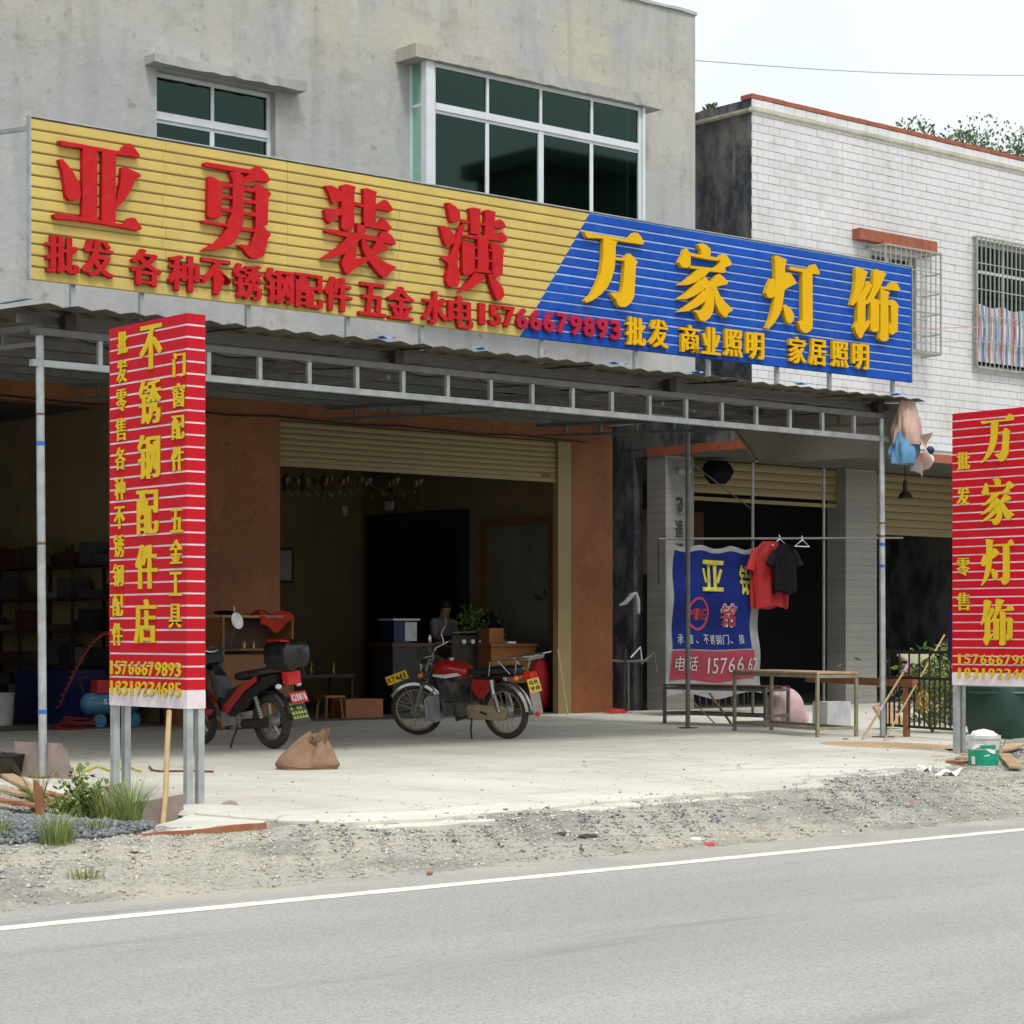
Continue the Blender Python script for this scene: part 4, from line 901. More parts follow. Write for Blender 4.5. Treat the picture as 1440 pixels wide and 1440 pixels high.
mb = MB(); mb.tube([(.78, -.36, .99), (.86, -.3, 1.02), (.97, -.12, 1.0), (.99, 0, .96), (.97, .12, 1.0), (.86, .3, 1.02), (.78, .36, .99)], .011, 8); hb = part('handlebar', mb, 'chrome', bk, smooth=True)
for s in (-1, 1):
    mb = MB(); mb.cyl((.86, s * .3, 1.02), (.765, s * .37, .985), .017, n=8); part('grip', mb, 'black_rubber', hb, smooth=True)
    mb = MB(); mb.tube([(.88, s * .27, 1.02), (1.0, s * .3, 1.01)], .006, 5); part('lever', mb, 'alloy', hb)
    mb = MB(); mb.tube([(.9, s * .26, 1.02), (.93, s * .3, 1.12), (.88, s * .36, 1.2)], .006, 6); mr = part('mirror', mb, 'chrome', bk, smooth=True)
    mb = MB(); mb.ell((.875, s * .37, 1.245), (.015, .06, .05), 12, 8); part('mirror_glass', mb, 'chrome' if s > 0 else 'black_plastic', mr, smooth=True)
    mb = MB(); mb.cyl((1.1, s * .1, .78), (1.1, s * .2, .78), .008, n=6); mb.ell((1.1, s * .22, .78), (.035, .035, .03), 10, 6); part('turn_signal', mb, 'orange_lens', bk, smooth=True)
# tank: lofted along x
def loftx(par, name, secs, mat, n=14, p=2.6):
    mb = MB(); rings = []
    for (x, cz, hw, hh) in secs:
        ring = []
        for i in range(n):
            t = 2 * math.pi * i / n; c_, s_ = math.cos(t), math.sin(t); k = (abs(c_) ** p + abs(s_) ** p) ** (-1 / p)
            ring.append((x, hw * k * c_, cz + hh * k * s_))
        rings.append(ring)
    return part(name, mb.loft(rings), mat, par, smooth=True)
tk = loftx(bk, 'fuel_tank', [(.42, .76, .04, .035), (.46, .765, .085, .06), (.58, .78, .115, .09), (.74, .80, .13, .11), (.86, .80, .12, .105), (.93, .79, .08, .08), (.95, .785, .04, .05)], 'bike_red')
mb = MB()
for s in (-1, 1): mb.prism([(.5, .735), (.72, .70), (.9, .72), (.9, .745), (.72, .745), (.56, .765)], lambda u, v, d: (u, s * (.1 + d + .034 * math.sin(max(0, (u - .42)) * 5)), v), 0, .008)
part('tank_stripe', mb, 'bike_white', tk)
mb = MB(); mb.cyl((.72, 0, .9), (.72, 0, .925), .035, n=14); part('tank_cap', mb, 'chrome', tk, smooth=True)
loftx(bk, 'seat', [(-.28, .80, .06, .02), (-.24, .80, .11, .045), (.0, .79, .12, .05), (.3, .775, .115, .045), (.44, .765, .09, .04), (.48, .765, .05, .03)], 'black_plastic', p=3.5)
mb = MB()
for s in (-1, 1):
    mb.tube([(.95, s * .02, .86), (.9, s * .03, .62), (.86, s * .05, .3), (.6, s * .1, .25), (.4, s * .1, .3), (.38, s * .1, .7), (-.25, s * .1, .74)], .014, 6)
    mb.tube([(.38, s * .1, .5), (0.02, s * .11, .72)], .012, 6); mb.tube([(.4, s * .08, .33), (0, s * .1, .31)], .018, 6)
part('frame', mb, 'black_plastic', bk)
for s in (-1, 1):
    mb = MB(); mb.prism([(.1, .68), (.34, .70), (.37, .6), (.28, .48), (.2, .48), (.12, .58)], lambda u, v, d: (u, s * d, v), .105, .13); part('side_panel', mb, 'bike_red', bk)
    mb = MB(); mb.cyl((0, s * .13, .33), (.06, s * .125, .56), .022, n=10); mb.cyl((.06, s * .125, .5), (.085, s * .12, .69), .03, n=10)
    for i in range(8): t = i / 8; mb.torus((.008 + .05 * t, s * .129, .36 + .18 * t), (.25, 0, .97), .026, .006, 10, 4)
    part('shock_absorber', mb, 'chrome', bk, smooth=True)
mb = MB(); mb.obox((.62, 0, .33), (.34, .2, .17)); mb.cyl((.72, -.12, .33), (.72, .13, .33), .085, n=18); mb.cyl((.52, -.13, .33), (.52, .14, .33), .075, n=18); en = part('engine', mb, 'engine_grey', bk)
mb = MB()
for i in range(9): mb.obox((.72 + .012 * i, 0, .44 + .022 * i), (.17, .17, .008), (0, R(-18), 0))
mb.obox((.77, 0, .55), (.12, .12, .24), (0, R(-18), 0)); part('cylinder_fins', mb, 'engine_grey', en)
mb = MB(); mb.tube([(.86, .0, .55), (.93, -.05, .5), (.93, -.12, .35), (.8, -.15, .2), (.45, -.16, .2), (.2, -.17, .24)], .019, 8); mb.cyl((.25, -.17, .23), (-.28, -.19, .3), .04, .048, n=12); part('exhaust', mb, 'chrome', bk, smooth=True)
mb = MB(); pr = arc((0, 0, .31), .085, 90, 270, 8) + [(.42, 0, .245), (.46, 0, .27), (.46, 0, .37), (.42, 0, .4)]
mb.prism([(p[0], p[2]) for p in pr], lambda u, v, d: (u, d, v), .085, .125); part('chain_case', mb, 'muddy_tan', bk)
mb = MB(); mb.prism([(.86, .20), (1.0, .22), (1.0, .46), (.93, .5), (.86, .5)], lambda u, v, d: (u, d, v), .09, .2); mb.tube([(.9, .1, .24), (.96, .22, .3), (.97, .22, .46), (.93, .08, .56)], .011, 6)
mb.prism([(.86, .20), (1.0, .22), (1.0, .46), (.93, .5), (.86, .5)], lambda u, v, d: (u, -d, v), .09, .2); part('leg_shield', mb, 'galvanised', bk)
mb = MB(); mb.tube([(.4, .1, .28), (.36, .2, .12), (.3, .27, .01)], .011, 6); mb.obox((.29, .28, .008), (.06, .03, .01)); mb.tube([(.5, -.24, .25), (.5, .24, .25)], .01, 6)
mb.cyl((.5, .18, .25), (.5, .27, .25), .018, n=8); mb.cyl((.18, .13, .3), (.18, .24, .34), .012, n=8); part('side_stand', mb, 'iron_black', bk)
mb = MB()
for s in (-1, 1):
    mb.tube([(.1, s * .14, .74), (.06, s * .15, .9), (-.02, s * .15, .915), (-.45, s * .13, .93), (-.5, s * .1, .93)], .009, 6)
    mb.tube([(-.05, s * .15, .915), (-.2, s * .14, .76)], .008, 5); mb.tube([(-.3, s * .14, .92), (-.25, s * .12, .76)], .008, 5)
mb.tube([(-.5, -.1, .93), (-.5, .1, .93)], .009, 6)
for i in range(4): mb.tube([(-.28 - .07 * i, -.13, .945), (-.28 - .07 * i, .13, .945)], .006, 5)
mb.tube([(-.22, -.08, .945), (-.62, -.08, .99)], .008, 5); mb.tube([(-.22, .08, .945), (-.62, .08, .99)], .008, 5); mb.tube([(-.62, -.08, .99), (-.62, .08, .99)], .008, 5)
part('luggage_rack', mb, 'chrome', bk)
mb = MB(); mb.obox((-.37, 0, .74), (.09, .13, .07)); part('tail_light', mb, 'red_lens', bk)
for s in (-1, 1):
    mb = MB(); mb.cyl((-.3, s * .05, .72), (-.3, s * .16, .72), .008, n=6); mb.ell((-.3, s * .18, .72), (.035, .035, .03), 10, 6); part('turn_signal', mb, 'orange_lens', bk, smooth=True)
plate(bk, (-.42, 0, .62), .23, .16, (R(-14), 0, R(-90)), '粤R/98')
mb = MB(); mb.obox((-.43, 0, .42), (.008, .18, .27), (0, R(8), 0)); mf = part('mudguard_flap', mb, 'alloy', bk); 
mb = MB(); mb.cyl((-.46, .03, .3), (-.475, .03, .3), .03, n=12); part('reflector', mb, 'red_lens', mf)
fpl = plate(bk, (1.44, .03, .72), .26, .105, (R(0), R(-14), R(-168)), 'R7441')
mb = MB(); mb.tube([(1.3, 0, .66), (1.44, .03, .72)], .008, 5); fpb = part('plate_bracket', mb, 'iron_black', bk)
# the bars, fork and front wheel are turned to the left, as the bike stands on its side stand
ax0 = Vector((1.0, 0, .93)); ST = Matrix.Translation(ax0) @ Matrix.Rotation(R(24), 4, Vector((-.27, 0, .62)).normalized()) @ Matrix.Translation(-ax0)
FRONTP = ('fork', 'headlight', 'instrument_cluster', 'handlebar', 'mirror', 'plate_bracket')
for o in list(bpy.data.objects):
    if o.parent == bk and (o.name.split('.')[0] in FRONTP or o in (fwh, ffd, fpl) or (o.name.split('.')[0] == 'turn_signal' and o.data.vertices[0].co.x > .5)):
        o.matrix_basis = ST @ o.matrix_basis

mb = MB()
for s in (-1, 1):
    mb.tube([(.9, s * .26, 1.01), (1.05, s * .2, 1.06), (1.1, s * .08, .95), (1.0, s * .04, .8), (.8, s * .06, .62), (.7, s * .08, .5)], .005, 5)
    mb.tube([(.95, s * .2, 1.0), (1.1, s * .16, .98), (1.12, s * .06, .88)], .004, 5)
part('cables', mb, 'black_rubber', bk)
mb = MB(); mb.obox((.52, .03, .55), (.1, .08, .1)); mb.cyl((.36, 0, .55), (.5, 0, .55), .05, n=12); part('carburettor', mb, 'iron_black', bk, smooth=True)
mb = MB(); mb.tube([(.62, .14, .27), (.8, .16, .24), (.82, .16, .27)], .008, 5); mb.tube([(.5, .15, .27), (.4, .17, .32)], .008, 5); part('gear_lever', mb, 'alloy', bk)
rear = Vector((12.78, 18.7, 0)); head = math.atan2(1.2, -.1)
ub = thing('motorcycle', 'black and red underbone motorcycle with rear top box, parked beside the orange cabinet', 'motorcycle', rear, (R(-6), 0, head))
RC, FC = (0, 0, .29), (1.22, 0, .29)
wheel(ub, RC, .29, .05, mag=True); wheel(ub, FC, .29, .045, mag=True)
fender(ub, RC, .33, 60, 150, .055, 'black_plastic'); fender(ub, FC, .325, 30, 150, .055, 'bike_red')
mb = MB()
for s in (-1, 1): mb.cyl((1.22, s * .075, .29), (1.05, s * .075, .72), .02, n=8)
part('fork', mb, 'alloy', ub, smooth=True)
mb = MB()                                   # leg shield with its red wings
for s in (-1, 1):
    mb.loft([[(1.02, s * .05, .95), (.98, s * .05, .95), (.98, s * .12, .93), (1.0, s * .12, .93)], [(1.05, s * .06, .75), (1.0, s * .06, .75), (.93, s * .2, .72), (.96, s * .21, .72)],
             [(1.0, s * .06, .55), (.94, s * .06, .55), (.84, s * .22, .5), (.88, s * .23, .5)], [(.92, s * .05, .36), (.88, s * .05, .36), (.8, s * .16, .3), (.84, s * .17, .3)]])
part('leg_shield', mb, 'gloss_black', ub)
for s in (-1, 1):
    mb = MB(); mb.prism([(.78, .5), (1.04, .66), (1.02, .52), (.9, .38), (.74, .36), (.66, .42), (.8, .43)], lambda u, v, d: (u, s * d, v), .215, .235); part('side_wing', mb, 'bike_red', ub)
    mb = MB(); mb.prism([(.55, .36), (.64, .42), (.3, .66), (-.02, .78), (-.02, .72), (.2, .62)], lambda u, v, d: (u, s * (d - (u - .3) * .05), v), .14, .16); part('side_stripe', mb, 'bike_red', ub)
    mb = MB(); mb.prism([(.5, .34), (.64, .44), (.5, .62), (.1, .74), (-.3, .8), (-.3, .72), (.0, .6), (.3, .42)], lambda u, v, d: (u, s * d, v), .08, .14); part('tail_fairing', mb, 'gloss_black', ub)
mb = MB(); mb.obox((1.0, 0, .93), (.22, .26, .16), (0, R(20), 0)); mb.obox((1.1, 0, .84), (.1, .2, .14), (0, R(20), 0)); part('headlight_cowl', mb, 'gloss_black', ub)
mb = MB(); mb.tube([(.84, -.33, 1.0), (.93, -.15, 1.02), (.95, 0, 1.0), (.93, .15, 1.02), (.84, .33, 1.0)], .012, 8); part('handlebar', mb, 'black_plastic', ub, smooth=True)
mb = MB(); mb.torus((.93, .02, 1.04), (-.5, 0, .87), .07, .01, 16, 5); mb.torus((.94, .09, 1.03), (-.5, .1, .87), .04, .008, 12, 5); mb.torus((.94, -.05, 1.03), (-.5, .1, .87), .04, .008, 12, 5); part('instrument_cluster', mb, 'chrome', ub, smooth=True)
for s in (-1, 1):
    mb = MB(); mb.tube([(.9, s * .24, 1.02), (.92, s * .3, 1.14), (.9, s * .34, 1.24)], .006, 6); mr = part('mirror', mb, 'black_plastic', ub, smooth=True)
    mb = MB(); mb.ell((0, 0, 0), (.014, .075, .095), 14, 8); q = part('mirror_glass', mb, 'white_print', mr, smooth=True); q.location = (.89, s * .36, 1.3); q.rotation_euler = (R(-20), R(35 if s > 0 else 5), R(0))  # white face colour stands in for the sky it reflects
loftx(ub, 'seat', [(-.3, .83, .06, .03), (-.2, .83, .12, .05), (.1, .79, .12, .05), (.35, .76, .1, .05), (.48, .75, .06, .04)], 'black_plastic', p=3)
mb = MB(); mb.tube([(.95, 0, .8), (.85, 0, .5), (.55, 0, .42), (.3, 0, .6), (-.2, 0, .75)], .03, 8); part('frame', mb, 'iron_black', ub)
mb = MB(); mb.obox((.55, 0, .3), (.32, .2, .16)); mb.cyl((.5, -.12, .28), (.5, .13, .28), .075, n=16); mb.cyl((.7, 0, .3), (.85, 0, .32), .06, n=12); part('engine', mb, 'alloy', ub)
mb = MB(); mb.cyl((.3, .13, .27), (-.02, .1, .29), .05, .06, n=12); part('chain_case', mb, 'iron_black', ub, smooth=True)
for s in (-1, 1):
    mb = MB(); mb.cyl((0, s * .12, .31), (.1, s * .12, .62), .02, n=8)
    for i in range(8): t = i / 8; mb.torus((.02 + .07 * t, s * .12, .36 + .22 * t), (.3, 0, .95), .024, .006, 10, 4)
    part('shock_absorber', mb, 'alloy', ub, smooth=True)
mb = MB(); mb.cyl((.35, -.15, .22), (-.25, -.18, .34), .035, .045, n=10); part('exhaust', mb, 'black_plastic', ub, smooth=True)
mb = MB(); mb.tube([(.45, .08, .25), (.42, .2, .1), (.38, .27, .01)], .011, 6); mb.tube([(.5, -.22, .24), (.5, .22, .24)], .01, 6); part('side_stand', mb, 'iron_black', ub)
bx = loftx(ub, 'top_box', [(-.52, .98, .12, .09), (-.49, .98, .17, .13), (-.35, .99, .19, .15), (-.18, .98, .18, .14), (-.14, .97, .13, .1)], 'gloss_black', p=4)
mb = MB(); mb.obox((-.34, .1, 1.135), (.2, .12, .02), (R(10), 0, 0)); part('box_reflector', mb, 'bike_red', bx)
mb = MB(); mb.tube([(-.1, -.1, .84), (-.45, -.1, .85), (-.45, .1, .85), (-.1, .1, .84)], .011, 6); part('luggage_rack', mb, 'iron_black', ub)
mb = MB(); mb.obox((-.38, 0, .75), (.1, .16, .13)); part('tail_light', mb, 'red_lens', ub)
for s in (-1, 1):
    mb = MB(); mb.ell((-.32, s * .13, .67), (.04, .035, .03), 10, 6); part('turn_signal', mb, 'crystal', ub, smooth=True)
fl = plate(ub, (-.47, 0, .55), .22, .12, (R(-24), 0, R(-90)), '@28•78', 'red_print', 'white_print')
mb = MB(); mb.obox((0, 0, 0), (.22, .006, .3)); fp = part('mudguard_flap', mb, 'black_plastic', ub); fp.location = (-.44, 0, .43); fp.rotation_euler = (R(-24), 0, R(-90))
mb = MB()
for r in range(4):
    for c in range(5):
        if random.random() < .9: mb.obox((-.078 + .039 * c, -.005, .05 - .05 * r), (.032, .003, .012)); mb.obox((-.078 + .039 * c, -.005, .066 - .05 * r), (.012, .003, .022)); mb.obox((-.088 + .039 * c, -.005, .05 - .05 * r + .01), (.006, .003, .02))
part('flap_print', mb, 'lime_print', fp)

# ================================================================ FORECOURT OBJECTS
# woven sack slumped in front of the underbone
def lump(c, rx, ry, h, f=None, n=28, m=14, seed=0, top=None):
    rd = random.Random(seed); ph = [rd.uniform(0, 6.28) for _ in range(8)]; mb = MB(); rings = []
    for j in range(m + 1):
        v = j / m; ring = []
        for i in range(n):
            t = 2 * math.pi * i / n; k = (1 - v ** 2.2) ** .5 if top is None else top(v)
            w = 1 + .09 * math.sin(3 * t + ph[0] + 3 * v) + .06 * math.sin(5 * t + ph[1] - 4 * v) + .03 * math.sin(9 * t + ph[2] + 9 * v)
            if v < .08: w *= .95
            x, y, z = c[0] + rx * k * w * math.cos(t), c[1] + ry * k * w * math.sin(t), c[2] + h * v
            if f: x, y, z = f(x, y, z, v, t)
            ring.append((x, y, z))
        rings.append(ring)
    return mb.loft(rings)
rt = Vector((SA, -CA, 0))                    # direction used for objects that happen to lie broadside to the road bend
c = Vector((11.1, 15.75, 0))
sk = thing('woven_sack', 'open brown woven sack slumped on the concrete in front of the underbone motorcycle', 'sack', c, (0, 0, HEAD - R(90)))
def sacktop(v): return 1.0 if v < .15 else max(.22, 1 - ((v - .15) / .85) ** 1.3 * .78)
mb = lump((0, 0, 0), .27, .2, .26, lambda x, y, z, v, t: (x + .09 * v * v + .02 * math.sin(7 * t) * v, y, z + v * (.07 * math.sin(t * 2 + 1.2) + .035 * math.sin(t * 5))), 36, 16, 3, sacktop)
part('sack_body', mb, 'sack_brown', sk, smooth=True)
mb = MB(); rg = []
for j in range(4):
    v = j / 3; rg.append([(.11 + (.065 + .03 * v) * math.cos(2 * math.pi * i / 20) * (1 + .2 * math.sin(i * 2.1)), (.05 + .03 * v) * math.sin(2 * math.pi * i / 20), .23 + .07 * v + .03 * math.sin(i * 1.3) * v + .04 * v * math.cos(2 * math.pi * i / 20)) for i in range(20)])
part('sack_mouth', mb.loft(rg, False), 'sack_brown', sk, smooth=True)

# orange wooden cabinet, open front
cb = thing('cabinet', 'open orange wooden cabinet against the left brown pillar, red cloth on its top', 'cabinet', (15.2, 22.9, 0), world=True)
a, b, y0, y1, h = 14.72, 15.78, 22.65, 23.05, 1.42
mb = MB(); mb.box(a, b, y0, y1, h - .03, h); part('top', mb, 'timber', cb)
for x in (a, b - .03): mb = MB(); mb.box(x, x + .03, y0, y1, 0, h - .031); part('side_panel', mb, 'orange_wood', cb)
mb = MB(); mb.box(a + .031, b - .031, y1 - .02, y1 - .002, .05, h - .032); part('back_panel', mb, 'dark_wood', cb)
for z in (.08, .98): mb = MB(); mb.box(a + .031, b - .35 if z > .5 else b - .031, y0 + .003, y1 - .022, z, z + .025); part('shelf', mb, 'orange_wood', cb)
mb = MB(); mb.box(a + .031, b - .031, y0 + .01, y0 + .03, .11, .93); part('door', mb, 'orange_wood', cb)
mb = MB(); mb.grid(14, 10, lambda u, v: (15.25 + .5 * u + .03 * math.sin(v * 9), 22.6 + .38 * v, 1.435 + .03 * math.sin(u * 9 + v * 4) + .03 * math.sin(v * 8) - (.22 * max(0, .25 - v) * 4 * (1 - abs(u - .4)))))
solo('red_cloth', mb, 'red_cloth', 'crumpled red cloth lying on top of the orange cabinet', 'cloth', smooth=True)
mb = MB(); mb.lathe((15.02, 22.85, 1.421), [(.02, 0), (.03, .01), (.012, .05), (.01, .1), (.006, .11)], 10); solo('bottle', mb, 'white_print', 'small pale bottle standing on the orange cabinet', 'bottle', smooth=True)
mb = MB(); mb.ell((14.85, 22.8, 1.45), (.17, .08, .03), 12, 6); solo('tool_bag', mb, 'black_cloth', 'flat black bag on the left end of the orange cabinet', 'bag', smooth=True)
for i, (x, l_) in enumerate(((15.1, 'left of the two small brass taps on the cabinet shelf'), (15.24, 'right of the two small brass taps on the cabinet shelf'))):
    mb = MB(); mb.cyl((x, 22.75, 1.006), (x, 22.75, 1.07), .02, n=8); mb.cyl((x - .04, 22.75, 1.05), (x + .04, 22.74, 1.055), .013, n=8); mb.ell((x, 22.75, 1.085), (.03, .02, .012), 8, 5); solo('tap', mb, 'brass', l_, 'tap', smooth=True)

# metal-frame tables
def metal_table(name, label, cx, cy, L_, W_, H_, ang, wood, rails):
    t = thing(name, label, 'table', (cx, cy, 0), (0, 0, ang)); k = .036; fm = 'frame_tan' if H_ > .6 else 'galv_dull'; a, b = L_ / 2, W_ / 2
    if wood: mb = MB(); mb.box(-a, a, -b, b, H_ - .02, H_); part('table_top', mb, wood, t)
    for sx in (-1, 1):
        for sy in (-1, 1): mb = MB(); x, y = sx * (a - k / 2 - .001), sy * (b - k / 2 - .001); mb.box(x - k / 2, x + k / 2, y - k / 2, y + k / 2, 0, H_ - .021); part('leg', mb, fm, t)
    mb = MB()
    for z in rails:
        for sy in (-1, 1): mb.sq((-a + k, sy * (b - k / 2 - .001), z), (a - k, sy * (b - k / 2 - .001), z), k)
        for sx in (-1, 1): mb.sq((sx * (a - k / 2 - .001), -b + k, z), (sx * (a - k / 2 - .001), b - k, z), k)
    part('rail', mb, fm, t); return t
ang = math.atan2(18.5 - 16.25, 19.68 - 19.0)
metal_table('metal_table', 'taller steel-frame work table with pale top, nearest the right canopy post', 19.42, 17.5, 1.95, .56, .75, ang, 'timber', (.7, .1))
metal_table('metal_table', 'lower dark steel-frame bench left of the taller work table', 20.6, 19.75, 1.75, .5, .52, math.atan2(1.6, -.1), 'dark_wood', (.47, .14))
for i, (p0, p1) in enumerate((((20.45, 19.8, .02), (20.15, 20.1, .45)), ((20.55, 19.6, .02), (20.3, 19.75, .42)))):
    mb = MB(); mb.sq(p0, p1, .09, .015); solo('timber_offcut', mb, 'timber', ('left', 'right')[i] + ' of two timber offcuts leaning under the low bench', 'wood')
mb = lump((21.1, 19.15, 0), .3, .25, .5, None, 28, 14, 5); solo('plastic_bag', mb, 'bag_pink', 'pale pink stuffed plastic sack behind the work table', 'sack', smooth=True)
mb = MB(); mb.box(21.0, 21.45, 18.35, 18.6, 0, .32); solo('polystyrene_box', mb, 'board_grey', 'grey-blue foam box beside the pink sack', 'box')
mb = MB(); mb.obox((21.3, 17.6, .16), (.5, .03, .3), (R(-35), 0, R(10))); solo('timber_board', mb, 'timber', 'tan board propped behind the right legs of the work table', 'board')

# drying frame and the banner hung from it
df = thing('drying_frame', 'thin steel frame with hanging bar in front of the tiled shop', 'frame', (24, 22.4, 0), world=True)
for x in (23.95, 25.55): mb = MB(); mb.cyl((x, 22.4, 0), (x, 22.4, 3.75), .022, n=8); part('post', mb, 'galv_dull', df, smooth=True)
mb = MB(); mb.cyl((21.95, 22.38, 2.55), (27.4, 22.36, 2.72), .016, n=6); part('bar', mb, 'galv_dull', df)
mb = MB(); mb.tube([(22.6, 22.4, 3.7), (23.93, 22.4, 3.05)], .01, 5); mb.tube([(21.95, 22.37, 2.55), (21.95, 22.37, 1.9)], .012, 5); part('brace', mb, 'iron_black', df)
# crumpled printed banner
bn = thing('fabric_banner', 'worn blue printed banner with yellow characters hanging left of the red shirt', 'banner', (23.0, 22.3, .2), world=True)
BX0, BX1, BZ0, BZ1 = 22.05, 23.93, .28, 2.48
def bpt(u, v, off=0.0):
    x = BX0 + (BX1 - BX0) * u; z = BZ0 + (BZ1 - BZ0) * v
    pinch = .12 * math.sin(v * 2.6) * (u - .3); x -= pinch * (1 - v) * .6; x -= .12 * (1 - v) * (1 - u)
    y = 22.25 + .02 * math.sin(u * 13 + v * 3) + .014 * math.sin(u * 31 - v * 7) * v - .06 * (1 - v) + .02 * math.sin(v * 17)
    z += -.05 * math.sin(u * math.pi * 3) ** 2 * v ** 6 + .05 * math.sin(u * 9) * (1 - v) ** 5
    return (x, y - off, z)
def bsheet(u0, u1, v0, v1, off, nu=30, nv=30):
    mb = MB(); mb.grid(nu, nv, lambda u, v: bpt(u0 + (u1 - u0) * u, v0 + (v1 - v0) * v, off)); return mb
part('cloth', bsheet(0, 1, 0, 1, 0, 44, 40), 'banner_white', bn, smooth=True)
part('blue_field', bsheet(.05, .9, .31, .965, .004), 'banner_blue', bn, smooth=True)
part('red_band', bsheet(.04, .93, .1, .30, .004), 'banner_red', bn, smooth=True)
def blet(ch, u, v, w, h, mat, off=.012, bold=.02):
    src = text_mesh(ch, w, h, .004, bold, mat); me = src.copy(); co = np.empty(len(me.vertices) * 3); me.vertices.foreach_get('co', co); co = co.reshape(-1, 3)
    out = [bpt(u + x / (BX1 - BX0), v + y / (BZ1 - BZ0), off + z) for x, y, z in co]
    me.vertices.foreach_set('co', np.array(out).ravel()); me.update(); o = link('character', me, bn)
blet('亚', .47, .80, .42, .46, 'banner_yellow'); blet('铝', .86, .78, .36, .46, 'banner_yellow')
blet('铭', .64, .535, .3, .36, 'banner_print', .01, .05); blet('铭', .64, .535, .27, .33, 'banner_red_print', .015, .01)
for i, ch in enumerate('MING'): blet(ch, .235 + i * .05, .54, .075, .17, 'banner_red_print', .012, 0)
mb = MB(); mb.v = []; n = 40; vs = []; fs = []
for i in range(n):
    t = 2 * math.pi * i / n
    for rr in (.2, .235): vs.append(bpt(.31 + rr * math.cos(t) / (BX1 - BX0), .545 + rr * 1.05 * math.sin(t) / (BZ1 - BZ0), .011))
for i in range(n): j = (i + 1) % n; fs.append((2 * i, 2 * i + 1, 2 * j + 1, 2 * j))
mb.add(vs, fs); part('round_emblem', mb, 'banner_red_print', bn)
for ch, u in (('承', .13), ('接', .22), ('、', .29), ('不', .40), ('锈', .475), ('钢', .545), ('门', .615), ('、', .67), ('接', .78)): blet(ch, u, .375, .105 if ch != '、' else .05, .14, 'banner_print', .012, 0)
for i, ch in enumerate('电话'): blet(ch, .13 + i * .12, .21, .17, .22, 'banner_print', .012, .0)
for i, ch in enumerate('15766'): blet(ch, .42 + i * .085, .205, .12, .22, 'banner_print', .012, .0)
for i, ch in enumerate('62'): blet(ch, .87 + i * .06, .2, .1, .2, 'banner_print', .012, .0)
# clothes
def shirt(name, x, y, z, w, h, mat, label, ph=0.0):
    """shirt hanging in folds: a closed sleeve of cloth with two drooping sleeves"""
    mb = MB(); rings = []
    for j in range(19):
        v = j / 18; hw = w / 2 * (1.0 if v < .62 else 1.0 + .18 * math.sin((v - .62) * 5) if v < .8 else 1.1 - (v - .8) * 3.6); ring = []
        for i in range(48):
            t = 2 * math.pi * i / 48; f = 1 + .10 * math.sin(5 * t + ph + v * 2) * (1.1 - v) + .05 * math.sin(11 * t - ph * 2 + v * 5)
            ring.append((x + hw * math.cos(t) * f, y + (.055 + .02 * (1 - v)) * math.sin(t) * (1 + .35 * math.sin(9 * t + ph)) - hw * .35 * math.cos(t), z + h * v + .03 * math.sin(3 * t + ph) * (1 - v)))
        rings.append(ring)
    mb.loft(rings)
    for s_ in (-1, 1):
        rg = []
        for j in range(7):
            v = j / 6; c = (x + s_ * (w * .42 + .12 * v), y - s_ * w * .15, z + h * (.86 - .3 * v))
            rg.append([(c[0] + (.05 + .03 * v) * math.cos(t) * (1 + .2 * math.sin(4 * t + ph)), c[1] + (.035 + .02 * v) * math.sin(t), c[2] + .02 * math.cos(t) * s_) for t in [2 * math.pi * q / 20 for q in range(20)]])
        mb.loft(rg)
    return solo(name, mb, mat, label, 'shirt', smooth=True)
shirt('hanging_shirt', 23.95, 22.05, 1.58, .56, .98, 'shirt_red', 'red shirt hanging on the drying frame beside the blue banner')
shirt('hanging_shirt', 24.08, 21.88, 1.8, .34, .72, 'black_cloth', 'black shirt hanging in front of the red shirt', 2.0)
for i, (x, l_) in enumerate(((24.1, 'left'), (24.6, 'right'))):
    mb = MB(); mb.tube([(x, 22.0, 2.66), (x + .01, 22.0, 2.6), (x - .16, 22.0, 2.5), (x + .17, 22.0, 2.5), (x + .01, 22.0, 2.6)], .008, 5); solo('clothes_hanger', mb, 'white_alu', l_ + ' pale hanger on the frame above the shirts', 'hanger')
# things in the gap between the houses
mb = MB(); mb.tube([(22.66, 24.2, .78), (22.9, 24.1, .76), (23.35, 24.05, .77)], .02, 6); mb.tube([(23.0, 24.1, .76), (23.0, 24.1, .0)], .02, 6); mb.tube([(23.3, 24.05, .77), (23.45, 24.0, .9), (23.5, 24.0, .6)], .018, 6)
solo('water_pipe', mb, 'galv_dull', 'water pipe standing in the dark gap between the two buildings', 'pipe')
mb = MB(); mb.tube([(23.0, 24.3, 1.62), (23.1, 24.28, 1.66), (23.22, 24.25, 1.78), (23.3, 24.24, 1.82), (23.34, 24.24, 1.7), (23.35, 24.24, 1.5)], [.015, .035, .04, .02, .035, .025], 7); solo('white_rag', mb, 'board_grey', 'pale rag hung high on the black side wall between the houses', 'rag')
mb = MB(); mb.tube([(23.05, 24.1, .82), (23.25, 24.1, .98), (23.3, 24.1, .72)], .014, 6); solo('white_hook', mb, 'paper', 'small bent white rod on top of the water pipe', 'rod')
mb = MB(); mb.sq((22.72, 23.9, .02), (22.9, 24.05, .95), .03, .02); solo('dark_stick', mb, 'iron_black', 'dark stick leaning at the foot of the right brown pillar', 'stick')
